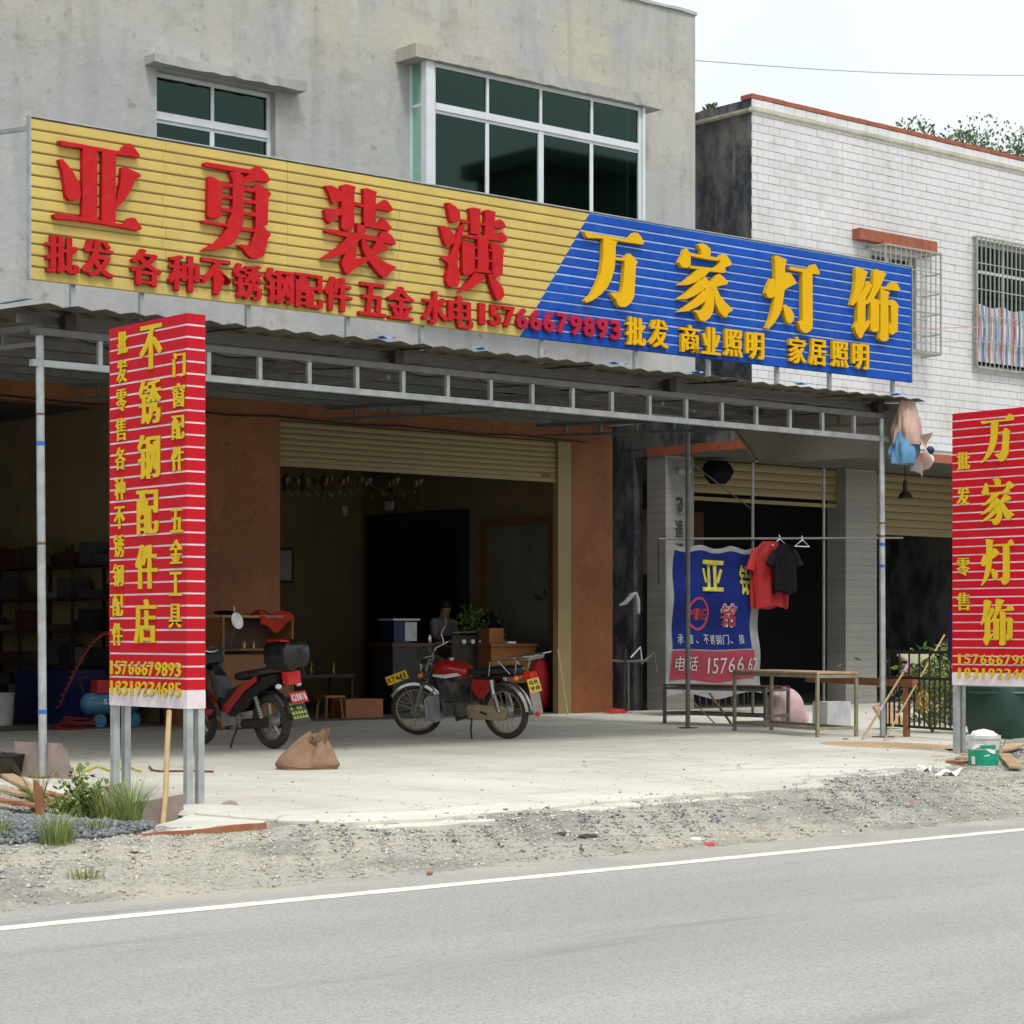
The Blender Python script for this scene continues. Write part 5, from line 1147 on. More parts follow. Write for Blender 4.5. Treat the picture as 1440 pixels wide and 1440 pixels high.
mb = MB(); mb.grid(8, 5, lambda u, v: (22.15 + .42 * u, 23.55 + .3 * v, .012 + .06 * math.sin(math.pi * u) * math.sin(math.pi * v) + .01 * math.sin(u * 19))); solo('orange_rag', mb, 'red_cloth', 'orange-red rag lying at the foot of the right brown pillar', 'rag', smooth=True)
mb = MB(); mb.cyl((21.3, 23.6, .0), (21.42, 23.95, .95), .012, n=6); solo('thin_stick', mb, 'bamboo', 'thin pale stick leaning against the right brown pillar', 'stick')
mb = MB(); mb.cyl((24.02, 24.0, 3.72), (24.0, 23.8, 3.7), .05, n=12); mb.obox((24.02, 24.0, 3.72), (.03, .03, .06)); solo('security_camera', mb, 'white_print', 'small white camera at the top of the couplet pillar', 'camera', smooth=True)
mb = lump((24.75, 23.9, 3.55), .26, .2, .36, None, 18, 10, 9, lambda v: .55 + .45 * math.sin(v * 3)); solo('dark_bundle', mb, 'black_cloth', 'dark bundle stuffed under the eave beside the couplet pillar', 'bundle', smooth=True)
def pendant(x, y, z, label, r=.13):
    mb = MB(); mb.lathe((x, y, z), [(r, 0), (r * .75, .07), (r * .3, .12), (.04, .2), (.03, .3)], 18); mb.cyl((x, y, z + .3), (x, y, 3.94), .008, n=4); return solo('pendant_lamp', mb, 'iron_black', label, 'lamp', smooth=True)
pendant(at(1273, 700, 23.0).x, 23.0, 3.42, 'dark pendant lamp shade hanging right of the right canopy post'); pendant(25.7, 25.6, 3.0, 'pale-rimmed lamp shade hanging inside the tiled shop', .12)
# canopy side curtain made of an old printed tarpaulin, rolled at its front end
tp = thing('tarpaulin', 'grey back of an old printed tarpaulin hung along the right end of the canopy', 'tarpaulin', (19.72, 17.5, 3.2), world=True)
def tpt(u, v):
    y = 16.1 + 2.8 * u; top = 3.85 + .16 * u; bot = 3.17 + .2 * u + .04 * math.sin(u * 7)
    bot += max(0, u - .8) * 2.4
    return (19.72 + .05 * math.sin(u * 9 + v * 2) + .06 * (1 - v) * math.sin(u * 5 + 1), y, bot + (top - bot) * v)
mb = MB(); mb.grid(40, 10, tpt); part('sheet', mb, 'tarp_grey', tp, smooth=True)
mb = MB(); mb.tube([Vector(tpt(.8 + .2 * i / 6, 0)) + Vector((-.02, 0, 0)) for i in range(7)], .015, 5); part('rope', mb, 'bamboo', tp)
def roll(u0, u1, z0, z1, mat, wob, rr=.19):
    mb = MB(); rg = []
    for j in range(13):
        v = j / 12; z = z0 + (z1 - z0) * v; ring = []
        for i in range(40):
            t = 2 * math.pi * i / 40; s = rr * (.75 + .25 * math.sin(v * 3.1 + wob)) * (1 + .14 * math.sin(3 * t + v * 4) + .08 * math.sin(7 * t - v * 3) + .05 * math.sin(13 * t + v * 6))
            ring.append((19.72 + s * 1.05 * math.cos(t) + u0 + (u1 - u0) * v, 16.02 + s * .7 * math.sin(t), z))
        rg.append(ring)
    return mb.loft(rg)
part('rolled_end', roll(.0, -.02, 3.36, 3.86, 'tarp_pink', 1.0), 'tarp_pink', tp, smooth=True)
part('rolled_end', roll(-.07, -.03, 3.14, 3.50, 'tarp_blue', .4, .185), 'tarp_blue', tp, smooth=True)
mb = MB(); mb.grid(8, 10, lambda u, v: (19.8 + .14 * u, 15.88 + .05 * math.sin(v * 8 + u * 3), 3.04 + .42 * v + .05 * u)); part('loose_flap', mb, 'tarp_pink', tp, smooth=True)
mb = MB(); mb.grid(6, 5, lambda u, v: (19.62 + .26 * u, 15.9 + .05 * math.sin(u * 8), 3.02 + .14 * v + .04 * math.sin(u * 6))); part('loose_flap', mb, 'tarp_grey', tp, smooth=True)
mb = lump((20.0, 15.95, 3.12), .09, .05, .16, None, 14, 8, 2, lambda v: .5 + .5 * math.sin(v * 3.1)); solo('plastic_bag', mb, 'paper', 'small white and blue plastic bag tied to the rolled tarpaulin end', 'bag', smooth=True)
mb = MB(); mb.ell((20.02, 15.93, 3.31), (.06, .04, .05), 10, 6); solo('bag_knot', mb, 'navy_blue', 'blue knot on top of the small white bag under the canopy corner', 'bag', smooth=True)

# mops leaning on the right post, sawhorse-like props, iron gate
m1 = thing('squeegee', 'yellowish squeegee broom turned head up, leaning by the right canopy post', 'squeegee', (18.85, 16.0, 0), world=True)
p0 = gd(1212, 1040); p1 = at(1280, 930, 16.2)
mb = MB(); mb.cyl(p0, p1, .013, n=8); hdl = part('handle', mb, 'bamboo', m1, smooth=True)
d = (p1 - p0); mb = MB(); mb.cyl(p0 + d * .86, p1, .022, n=8); mb.cyl(p0 + d * .36, p0 + d * .42, .018, n=8); part('socket', mb, 'pink_plastic', m1, smooth=True)
hd = at(1285, 926, 16.2); mb = MB(); w = .175
mb.prism([(-w, .03), (-w * .93, .055), (w * .93, .05), (w, .025), (w * .3, -.035), (0, -.06), (-w * .5, -.03)], lambda u, v, q: (hd.x + u * SA, hd.y - u * CA + q, hd.z + v), -.03, .03); part('head', mb, 'mop_head', m1)
p0 = gd(1243, 1042); p1 = at(1328, 893, 16.15); mb = MB(); mb.cyl(p0, p1, .011, n=8); solo('broomstick', mb, 'bamboo', 'bare wooden stick leaning right across the squeegee', 'stick', smooth=True)
gt = thing('iron_gate', 'black wrought iron gate panel with gilded rosette right of the canopy post', 'gate', (19.7, 15.9, 0), world=True)
ga, gb = Vector((19.95, 16.55, 0)), Vector((19.55, 15.2, 0)); gd_ = (gb - ga)
def gp(u, z, off=0): q = ga + gd_ * u; return (q.x, q.y, z)
mb = MB(); 
for z in (.12, .68, .98): mb.sq(gp(0, z), gp(1, z), .03)
for u in (0, 1): mb.sq(gp(u, 0), gp(u, 1.0), .04)
part('gate_frame', mb, 'iron_black', gt)
b0_ = None
for i in range(1, 14):
    mb = MB(); mb.sq(gp(i / 14, .135), gp(i / 14, .965 if i % 2 else .665), .016); part('bar', mb, 'iron_black', gt)
mb = MB(); q = Vector(gp(.55, .42)); ax = Vector((-gd_.y, gd_.x, 0)); mb.torus(q, ax, .12, .012, 20, 5); mb.torus(q, ax, .07, .02, 16, 5)
for i in range(8): t = i * math.pi / 4; mb.ell(q + gd_.normalized() * .1 * math.cos(t) + Vector((0, 0, .1 * math.sin(t))), (.025, .025, .03), 8, 5)
part('rosette', mb, 'brass', gt, smooth=True)
for (u, z) in ((.2, .55), (.35, .6), (.8, .55), (.9, .4), (.3, .3), (.75, .75), (.5, .8)): q = Vector(gp(u, z)); mb = MB(); mb.torus(q, ax, .045, .009, 14, 4); part('scroll', mb, 'iron_black', gt, smooth=True)
mb = MB(); mb.sq((20.9, 18.6, .62), (19.7, 15.9, .62), .06, .09); mb.sq((19.8, 16.1, 0), (19.8, 16.1, .575), .06); solo('trestle', mb, 'formwork', 'reddish wooden trestle rail behind the squeegee', 'trestle')
# machines and stock in the dark of the tiled shop: racks of tube
rk = thing('tube_rack', 'dark rack of upright steel tubes inside the tiled shop', 'rack', (25.5, 25.2, 0), world=True)
mb = MB(); 
for x in (24.9, 26.8): mb.sq((x, 25.2, 0), (x, 25.2, 1.9), .05)
for z in (.6, 1.5): mb.sq((24.9, 25.2, z), (26.8, 25.2, z), .04)
part('rack_frame', mb, 'iron_black', rk)
for i in range(12): x = 24.98 + .15 * i; mb = MB(); mb.cyl((x, 25.1, 0.01), (x + random.uniform(-.05, .05), 25.28, 1.5 + random.random() * .7), .015, n=6); part('tube', mb, 'galv_dull', rk)
ld = MB(); ld.sq((30.4, 24.1, 0), (31.6, 24.15, 3.9), .09, .05); solo('leaning_beam', ld, 'dark_wood', 'dark beam leaning across the right bay of the tiled shop', 'beam')

# paint bucket, papers, planks by the right sign
bc = gd(1383, 1080, -.035); bt = thing('paint_bucket', 'used white and green paint bucket with crumpled film on top', 'bucket', bc, world=True)
mb = MB(); mb.lathe(bc, [(.125, 0), (.13, .005), (.148, .27), (.157, .27), (.157, .3), (.145, .3), (.14, .28)], 28, cap=False); mb.lathe(bc, [(.125, .002), (.001, .003)], 28, cap=False); part('body', mb, 'bucket_white', bt, smooth=True)
mb = MB(); mb.lathe(bc, [(.1345, .03), (.1435, .17)], 28, cap=False); lb = part('label_band', mb, 'bucket_green', bt, smooth=True)
def on_b(t, z, r=.004): rr = .1325 + .067 * z + r; return (bc.x + rr * math.cos(t), bc.y + rr * math.sin(t), bc.z + z)
fa = R(180) + math.atan2(bc.y, bc.x)
mb = MB(); mb.grid(14, 3, lambda u, v: on_b(fa - .7 + 1.5 * u, .165 + .035 * v + .03 * math.sin(u * 5), .005)); mb.grid(6, 3, lambda u, v: on_b(fa - .85 + .3 * u, .04 + .07 * v, .005)); mb.grid(8, 2, lambda u, v: on_b(fa + .05 + .35 * u, .11 + .012 * v + .01 * u, .005)); part('label_print', mb, 'white_print', lb)
mb = MB(); mb.grid(14, 3, lambda u, v: on_b(fa - .2 + 1.0 * u, .185 + .03 * v, .008)); part('label_print', mb, 'bucket_green', lb)
mb = lump((bc.x, bc.y, bc.z + .27), .13, .13, .07, lambda x, y, z, v, t: (x, y, z + .012 * math.sin(t * 9) + .01 * math.sin(x * 90)), 30, 8, 11); part('film', mb, 'paper', bt)
mb = MB(); mb.tube([bc + Vector((.16 * SA * math.cos(a_), -.16 * CA * math.cos(a_) - .05, .27 - .12 * math.sin(a_))) for a_ in [math.pi * i / 12 for i in range(13)]], .004, 5); part('handle', mb, 'galv_dull', bt)
def plank(p, q, w, th, mat, label, name='plank', lift=0.012):
    mb = MB(); p, q = Vector(p), Vector(q); p.z += lift + th / 2; q.z += lift + th / 2; d = (q - p).normalized(); a = Vector((0, 0, 1)).cross(d).normalized(); b = d.cross(a)
    n = 8; rg = []
    for i in range(n + 1):
        c = p.lerp(q, i / n) + b * .004 * math.sin(i * 1.3); k = w / 2 * (1 - (.25 if i in (0, n) else 0) * random.random()); rg.append([c - a * k - b * th / 2, c + a * k - b * th / 2, c + a * k + b * th / 2, c - a * k + b * th / 2])
    return solo(name, mb.loft(rg), mat, label, 'plank')
G_ = lambda x, y, z=-.03: gd(x, y, z)
plank(G_(1288, 1056), G_(1366, 1064), .16, .015, 'timber', 'long thin plank pointing left from the paint bucket')
plank(G_(1310, 1068), G_(1372, 1070), .07, .02, 'timber', 'narrow plank just left of the paint bucket, under the long one')
plank(G_(1330, 1076), G_(1376, 1077), .06, .03, 'formwork', 'short brown batten beside the paper at the bucket')
plank(G_(1398, 1066), G_(1436, 1054), .16, .02, 'timber', 'plank pointing up right behind the paint bucket', lift=.05)
plank(G_(1412, 1066), G_(1428, 1085), .12, .02, 'timber', 'short plank pointing to the road right of the bucket', lift=.03)
plank(G_(1425, 1078), G_(1470, 1072), .1, .02, 'timber', 'plank at the right edge, right of the bucket')
def paper(x0, y0, x1, y1, label, mat='paper', z=-.02, seed=0, name='paper_sheet'):
    a, b = G_(x0, y0, z), G_(x1, y1, z); b = Vector((a.x + .16 + .1 * (seed == 1), a.y + .2, z)); mb = MB()
    mb.grid(8, 8, lambda u, v: (a.x + (b.x - a.x) * u + .05 * v, a.y + (b.y - a.y) * v + .06 * u, z + .012 + .03 * math.sin(u * 7 + seed) * math.sin(v * 5 + seed) + .02 * u))
    return solo(name, mb, mat, label, 'litter')
paper(1335, 1092, 1362, 1078, 'large crumpled white paper sheet left of the paint bucket', seed=1); paper(1305, 1085, 1330, 1074, 'lilac-grey crumpled sheet left of the large white paper', seed=2)
# sawdust drift in front of the iron gate
mb = MB(); q = Vector((18.35, 15.0, 0)); mb.lathe((0, 0, 0), [(1, 0), (.7, .01), (.3, .022), (.01, .025)], 26); o = struct('sawdust', mb, 'timber', smooth=True); o.location = (18.2, 15.0, .001); o.scale = (.55, .9, 1.0); o['kind'] = 'stuff'
# green bin and shrub beyond the right sign
wb = thing('green_bin', 'large dark green plastic bin behind the right red sign', 'bin', (21.3, 16.2, 0), world=True)
mb = MB(); rg = []
for (w, z) in ((.42, 0), (.46, .1), (.52, .5), (.5, .62), (.3, .72)):
    rg.append([(21.2 + w * (abs(math.cos(t)) ** .5) * math.copysign(1, math.cos(t)), 15.7 + w * .8 * (abs(math.sin(t)) ** .5) * math.copysign(1, math.sin(t)), z - .05) for t in [2 * math.pi * i / 24 for i in range(24)]])
part('body', mb.loft(rg), 'bin_green', wb, smooth=True)
mb = MB(); mb.torus((21.2, 15.7, .5), (0, 0, 1), .53, .02, 28, 6); part('rim', mb, 'bin_green', wb, smooth=True)
mb = MB(); mb.box(22.6, 22.7, 17.3, 17.7, 0, 1.5); solo('blue_board', mb, 'navy_blue', 'upright blue board behind the right red sign', 'board')
mb = MB()
for i in range(9): mb.sq((23 + i * .35, 16.9 - i * .25, 0), (23 + i * .35 + random.uniform(-.1, .1), 16.9 - i * .25, 1.0 + random.random() * .5), .025)
mb.sq((22.9, 17.0, .8), (26.2, 14.6, .85), .03); mb.sq((22.9, 17.0, .35), (26.2, 14.6, .35), .03)
solo('stake_fence', mb, 'bamboo', 'rough stake fence behind the dark green bin', 'fence')

# left edge: pot, plywood, timber scraps, footing boards, bamboo, formwork plank
pc = Vector((8.2, 16.35, 0)) ; pc = gd(2, 1092); mb = MB(); mb.lathe(pc, [(.15, 0), (.17, .02), (.19, .17), (.2, .175), (.2, .19), (.03, .2), (.02, .21)], 26)
pt_ = solo('black_pot', mb, 'iron_black', 'round black metal pot at the left edge beside the plywood', 'pot', smooth=True)
mb = MB(); mb.torus((.17, -.05, .22), (0, 1, .3), .035, .007, 12, 5, 0, math.pi * 2); part('handle', mb, 'iron_black', pt_)
a, b = gd(28, 1092), gd(104, 1096); mb = MB(); dd = b - a
mb.prism([(.0, .0), (1, 0), (.95, .24), (.87, .29), (.02, .29), (-.03, .25)], lambda u, v, d: (a.x + dd.x * u, a.y + dd.y * u + .09 * v / .29 + d, v), 0, .02); solo('plywood_board', mb, 'ply_grey', 'weathered brown board standing behind the left canopy post', 'board')
mb = MB(); pa, pb = atX(148, 1160, 7.93), atX(174, 1160, 7.93)
def sboard(x0, y0, x1, y1, x2, y2, x3, y3, Y, mat, label, th=.02):
    P_ = [at(x, y, Y) for x, y in ((x0, y0), (x1, y1), (x2, y2), (x3, y3))]; mb = MB(); mb.prism([(p.x, p.z) for p in P_], lambda u, v, d: (u, Y + d, v), 0, th); return solo('formwork_board', mb, mat, label, 'board')
sboard(146, 1152, 176, 1160, 174, 1100, 148, 1106, 13.1, 'ply_grey', 'upright grey-brown board at the far legs of the left red sign')
sboard(176, 1156, 258, 1158, 258, 1117, 180, 1131, 12.5, 'ply_grey', 'sloping purplish board at the foot of the bamboo stick')
mb = MB(); p0, p1 = at(229, 1162, 12.3), at(238, 1000, 12.75); mb.tube([p0, p0.lerp(p1, .3) + Vector((.008, 0, 0)), p0.lerp(p1, .65), p1], [.019, .018, .019, .018], 8)
solo('bamboo_stick', mb, 'bamboo', 'upright bamboo stick between the legs of the left red sign', 'stick', smooth=True)
plank((6.74, 11.3, -.09), (7.7, 11.36, -.075), .03, .075, 'formwork', 'long reddish formwork plank edging the concrete below the left sign')
random.seed(21)
for i, (x0, y0, x1, y1, w, l_, lift) in enumerate(((0, 1125, 70, 1140, .06, 'long reddish lath at the far left of the scrap pile', .04), (5, 1108, 60, 1140, .07, 'wide plank lying diagonally in the left scrap pile', .08), (20, 1142, 90, 1146, .05, 'thin lath along the front of the left scrap pile', .02),
     (60, 1130, 120, 1150, .045, 'lath sloping right in the left scrap pile', .05), (88, 1150, 108, 1128, .05, 'short pale lath pointing up right beside the bush', .05), (-20, 1135, 50, 1147, .05, 'lath cut by the left edge of the picture', .03))):
    plank(gd(x0, y0, -.1), gd(x1, y1, -.1), w * 1.5, .022, 'timber' if i in (0, 1, 4) else 'formwork', l_, 'timber_scrap', lift + .03)
sboard(52, 1150, 64, 1150, 60, 1108, 50, 1096, 13.2, 'formwork', 'short board sticking upright in the left scrap pile')
mb = MB(); mb.tube([gd(108 + 7 * i, 1081 + 3.2 * math.sin(i * 1.1), .012) for i in range(14)], .009, 6); solo('yellow_hose', mb, 'hose_yellow', 'yellow hose snaking over the concrete behind the left red sign', 'hose', smooth=True)
mb = MB(); mb.tube([gd(210, 1078, .01), gd(214, 1083, .01), gd(225, 1084.5, .01), gd(270, 1084, .01), gd(300, 1085, .01)], .01, 6); solo('bent_rod', mb, 'rust', 'rusty bent rod lying behind the bamboo stick', 'rod')
# small litter on the verge and slab
for (x, y, s, m_, l_, n_) in ((323, 1143, .07, 'ply_grey', 'fist-sized grey rubble lump at the end of the formwork plank', 'rubble'), (598, 1147, .03, 'stone_tan', 'small tan stone at the slab edge near the middle', 'stone'), (604, 1218, .022, 'brick_red', 'small red brick chip at the asphalt edge', 'brick_chip'),
     (790, 1178, .06, 'iron_black', 'left flat black scrap on the verge', 'scrap'), (825, 1179, .08, 'iron_black', 'right flat black scrap on the verge, with a white tip', 'scrap'), (978, 1174, .05, 'paper', 'crumpled grey wrapper at the asphalt edge', 'wrapper'), (998, 1177, .06, 'red_print', 'pink-red wrapper beside the grey one at the asphalt edge', 'wrapper'),
     (1283, 1121, .04, 'red_print', 'small red wrapper on the gravel below the right sign', 'wrapper'), (1189, 1044, .05, 'iron_black', 'small dark offcut in front of the work table', 'offcut'), (190, 1212, .04, 'stone_tan', 'pale flat scrap on the verge below the grass tufts', 'scrap'), (705, 1138, .05, 'paper', 'white scrap at the slab edge', 'scrap')):
    c = gd(x, y, -.035 if y < 1170 else -.1); z_ = 0 if in_slab(c.x, c.y) else hgt(c.x, c.y)
    mb = lump((c.x, c.y, z_ - .005), s, s * .6, s * (.35 if s < .09 and m_ in ('iron_black', 'paper', 'red_print') else .8), None, 12, 6, int(x)); solo(n_, mb, m_, l_, 'litter' if m_ != 'stone_tan' else 'stone', smooth=False)
# ================================================================ INSIDE THE SHOPS
# chandeliers
def chandelier(x, y, z, r, label, crystal):
    t = thing('chandelier', label, 'chandelier', (x, y, z)); mb = MB(); mb.cyl((0, 0, .1), (0, 0, 4.14 - z), .01, n=6); mb.lathe((0, 0, -.05), [(.01, -.05), (.05, 0), (.03, .1), (.06, .16), (.02, .22)], 12)
    for i in range(6):
        a = i * math.pi / 3; mb.tube([(.03 * math.cos(a), .03 * math.sin(a), .0), (r * .5 * math.cos(a), r * .5 * math.sin(a), -.07), (r * math.cos(a), r * math.sin(a), .0)], .009, 5)
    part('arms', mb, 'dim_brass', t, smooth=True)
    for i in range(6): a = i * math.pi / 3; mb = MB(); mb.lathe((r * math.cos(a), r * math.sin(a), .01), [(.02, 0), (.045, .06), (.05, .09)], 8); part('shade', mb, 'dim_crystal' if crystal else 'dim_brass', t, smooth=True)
    mb = MB()
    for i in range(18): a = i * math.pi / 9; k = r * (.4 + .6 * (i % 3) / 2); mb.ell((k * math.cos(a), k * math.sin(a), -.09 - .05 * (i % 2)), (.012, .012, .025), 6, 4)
    o_ = part('drops', mb, 'dim_crystal', t); o_['kind'] = 'stuff'; return t
for (px, py, Y, r, l_, c_) in ((402, 683, 26.5, .2, 'leftmost chandelier under the shutter, clear drops', True), (426, 682, 26.6, .22, 'gilt chandelier second from the left', False), (456, 684, 26.0, .3, 'dark chandelier third from the left', False), (486, 681, 26.6, .26, 'small gilt chandelier right of the dark one', False), (553, 684, 26.4, .45, 'wide glass chandelier, rightmost of the row', True)):
    p = at(px, py, Y); chandelier(p.x, p.y, p.z, r, l_, c_)
mb = MB(); mb.cyl((22.0, 29.93, 2.62), (22.0, 29.97, 2.62), .05, n=4); 
p = at(400, 795, 29.96); mb = MB(); mb.box(p.x - .18, p.x + .18, 29.95, 29.985, p.z - .3, p.z + .3); pf = solo('picture_frame', mb, 'dark_wood', 'dark framed certificate on the back wall beside the left brown pillar', 'picture')
g = MB(); g.box(p.x - .13, p.x + .13, 29.94, 29.949, p.z - .25, p.z + .25); part('picture', g, 'board_grey', pf)
# counter, its goods, person
ct = thing('counter', 'dark shop counter deep inside the main shop', 'counter', (20.3, 25.5, 0), world=True)
mb = MB(); mb.box(19.3, 21.45, 25.2, 25.8, 1.0, 1.05); part('top', mb, 'dark_wood', ct); mb = MB(); mb.box(19.35, 21.4, 25.25, 25.75, .013, .999); part('body', mb, 'black_plastic', ct)
p = at(548, 890, 25.4); mb = MB(); mb.box(p.x, p.x + .32, 25.3, 25.6, 1.051, 1.38); bb = solo('blue_box', mb, 'navy_blue', 'blue carton with a pale side on the counter', 'box')
g = MB(); g.box(p.x + .2, p.x + .42, 25.29, 25.296, 1.08, 1.36); part('printed_side', g, 'board_grey', bb); g = MB(); g.box(p.x - .05, p.x + .45, 25.25, 25.62, 1.381, 1.41); part('lid', g, 'board_grey', bb)
p = at(658, 906, 25.0); st = thing('gas_stove', 'dark gas stove with three pale knobs at the counter front', 'stove', (p.x, 25.0, .013), world=True)
mb = MB(); mb.box(p.x - .35, p.x + .35, 24.95, 25.19, .013, 1.16); part('body', mb, 'iron_black', st)
for i in (-1, 0, 1): mb = MB(); mb.cyl((p.x + .02 + i * .17, 24.94, 1.07), (p.x + .02 + i * .17, 24.9, 1.07), .035, n=12); part('knob', mb, 'white_alu', st, smooth=True)
mb = MB(); mb.tube([(p.x - .3, 25.0, 1.2), (p.x + .35, 25.0, 1.22)], .012, 5); part('grate', mb, 'galv_dull', st)
dk = thing('desk', 'reddish-brown desk right of the stove', 'desk', (21.6, 24.9, 0), world=True)
p = at(712, 915, 24.9); mb = MB(); mb.box(p.x - .55, p.x + .38, 24.6, 25.05, 1.0, 1.04); part('top', mb, 'orange_wood', dk)
for x in (p.x - .52, p.x + .3): mb = MB(); mb.box(x, x + .05, 24.63, 25.02, .013, .999); part('side_panel', mb, 'orange_wood', dk)
mb = MB(); mb.box(p.x - .469, p.x + .299, 24.64, 24.66, .45, .998); part('front_panel', mb, 'orange_wood', dk)
mb = MB(); mb.box(p.x - .5, p.x - .22, 24.7, 24.95, 1.041, 1.27); solo('cardboard_box', mb, 'orange_wood', 'reddish carton on the left end of the desk', 'box')
mb = MB(); mb.box(p.x - .18, p.x - .02, 24.65, 24.8, 1.041, 1.075); solo('paper_stack', mb, 'paper', 'small stack of white paper on the desk', 'paper')
ch = thing('office_chair', 'black office chair with chrome edge behind the desk', 'chair', (p.x + .1, 25.35, 0), world=True)
mb = MB(); mb.ell((p.x + .1, 25.4, 1.22), (.24, .05, .3), 16, 10); part('backrest', mb, 'black_cloth', ch, smooth=True)
mb = MB(); mb.tube([(p.x + .2, 25.33, .85), (p.x + .34, 25.33, 1.1), (p.x + .33, 25.33, 1.35), (p.x + .22, 25.33, 1.5)], .012, 6); part('arm', mb, 'chrome', ch, smooth=True)
mb = MB(); mb.ell((p.x + .1, 25.3, .5), (.26, .25, .06), 16, 8); mb.cyl((p.x + .1, 25.3, .05), (p.x + .1, 25.3, .45), .03, n=8); part('seat', mb, 'black_cloth', ch, smooth=True)
for i in range(5): a = i * 2 * math.pi / 5; mb = MB(); mb.tube([(p.x + .1, 25.3, .1), (p.x + .1 + .27 * math.cos(a), 25.3 + .27 * math.sin(a), .05)], .018, 6); part('leg', mb, 'chrome', ch)
p = at(770, 972, 24.35); mb = MB(); mb.ell((p.x, 24.5, .42), (.2, .14, .4), 16, 10); solo('red_stool', mb, 'shirt_red', 'rounded dark red stool behind the motorcycle rear wheel', 'stool', smooth=True)
# green plant on the counter
def leaves(name, n, f, size, mat, par=None, asp=.45):
    vs = np.empty((n, 4, 3)); 
    for i in range(n):
        c, dr_ = f(i); d = Vector(dr_).normalized(); s = size * random.uniform(.6, 1.3); u = d.orthogonal().normalized(); u.rotate(Matrix.Rotation(random.uniform(0, 6.28), 3, d)); c = Vector(c)
        vs[i] = [c, c + d * s * .5 + u * s * asp * .5, c + d * s, c + d * s * .5 - u * s * asp * .5]
    mb = MB(); me = bpy.data.meshes.new(name); me.vertices.add(n * 4); me.vertices.foreach_set('co', vs.ravel()); me.loops.add(n * 4); me.loops.foreach_set('vertex_index', np.arange(n * 4))
    me.polygons.add(n); me.polygons.foreach_set('loop_start', np.arange(0, n * 4, 4)); me.polygons.foreach_set('loop_total', np.full(n, 4)); me.update(); me.materials.append(MATS[mat]); return link(name, me, par)
pp = at(668, 884, 25.5); pl_ = thing('potted_plant', 'leafy green plant in a pot on the counter', 'plant', (pp.x, 25.5, 1.05))
mb = MB(); mb.lathe((0, 0, 0), [(.08, 0), (.11, .15)], 14); part('pot', mb, 'iron_black', pl_, smooth=True)
leaves('foliage', 420, lambda i: ((random.gauss(0, .15), random.gauss(0, .1), .28 + random.gauss(0, .1)), (random.gauss(0, 1), random.gauss(0, 1), random.gauss(.4, .7))), .1, 'leaf', pl_)
# person behind the counter: one skinned body, shirt, hair
def skinned(name, joints, bones, radii, mat, par, sub=2):
    me = bpy.data.meshes.new(name); me.from_pydata(joints, bones, []); o = bpy.data.objects.new(name, me); COL.objects.link(o)
    m = o.modifiers.new('skin', 'SKIN'); m.use_smooth_shade = True; s = o.modifiers.new('sub', 'SUBSURF'); s.levels = sub
    for i, r in enumerate(radii): me.skin_vertices[0].data[i].radius = r if isinstance(r, tuple) else (r, r)
    me.skin_vertices[0].data[0].use_root = True
    bpy.context.view_layer.update(); ev = o.evaluated_get(bpy.context.evaluated_depsgraph_get()); nm = bpy.data.meshes.new_from_object(ev); bpy.data.objects.remove(o)
    nm.materials.clear(); nm.materials.append(MATS[mat]); nm.name = name; return link(name, nm, par)
pc_ = at(621, 850, 26.3); ps = thing('person', 'person in a checked shirt and dark hair looking down behind the counter', 'person', (pc_.x, 26.3, 0), (0, 0, R(10)))
J = [(0, 0, .95), (0, -.02, 1.15), (0, -.03, 1.36), (0, -.05, 1.45), (0, -.08, 1.55), (0, -.11, 1.62), (.19, -.02, 1.37), (.27, -.1, 1.13), (.2, -.36, 1.08), (.17, -.43, 1.07), (-.19, -.02, 1.37), (-.27, -.1, 1.13), (-.2, -.36, 1.08), (-.17, -.43, 1.07), (.1, 0, .88), (.11, 0, .48), (.11, .02, .08), (.11, -.12, .04), (-.1, 0, .88), (-.11, 0, .48), (-.11, .02, .08), (-.11, -.12, .04)]
Bn = [(0, 1), (1, 2), (2, 3), (3, 4), (4, 5), (2, 6), (6, 7), (7, 8), (8, 9), (2, 10), (10, 11), (11, 12), (12, 13), (0, 14), (14, 15), (15, 16), (16, 17), (0, 18), (18, 19), (19, 20), (20, 21)]
Rd = [(.15, .11), (.14, .1), (.15, .1), .06, .085, .08, .06, .045, .032, .035, .06, .045, .032, .035, .09, .06, .04, .035, .09, .06, .04, .035]
skinned('body', J, Bn, Rd, 'skin', ps)
skinned('shirt', J[:3] + [J[6], J[7], J[10], J[11]] + [(0, 0, .86)], [(0, 1), (1, 2), (2, 3), (3, 4), (2, 5), (5, 6), (0, 7)], [(.17, .13), (.16, .12), (.17, .12), .08, .07, .08, .07, (.17, .13)], 'checked_shirt', ps)
skinned('trousers', [(0, 0, .9), J[14], J[15], (.11, .02, .12), J[18], J[19], (-.11, .02, .12)], [(0, 1), (1, 2), (2, 3), (0, 4), (4, 5), (5, 6)], [(.16, .12), .11, .08, .06, .11, .08, .06], 'black_cloth', ps)
mb = MB(); mb.ell((0, -.07, 1.63), (.09, .105, .085), 14, 10); part('hair', mb, 'hair', ps, smooth=True)
for s in (-1, 1):
    for k in range(4): mb = MB(); x = s * (.15 + .018 * k); mb.tube([(x, -.44, 1.075), (x - s * .005, -.49, 1.07), (x - s * .012, -.515 - .006 * (k % 2), 1.055)], [.009, .008, .006], 6); part('finger', mb, 'skin', ps, smooth=True)
    mb = MB(); mb.tube([(s * .135, -.4, 1.075), (s * .11, -.44, 1.07)], [.01, .008], 6); part('thumb', mb, 'skin', ps, smooth=True)
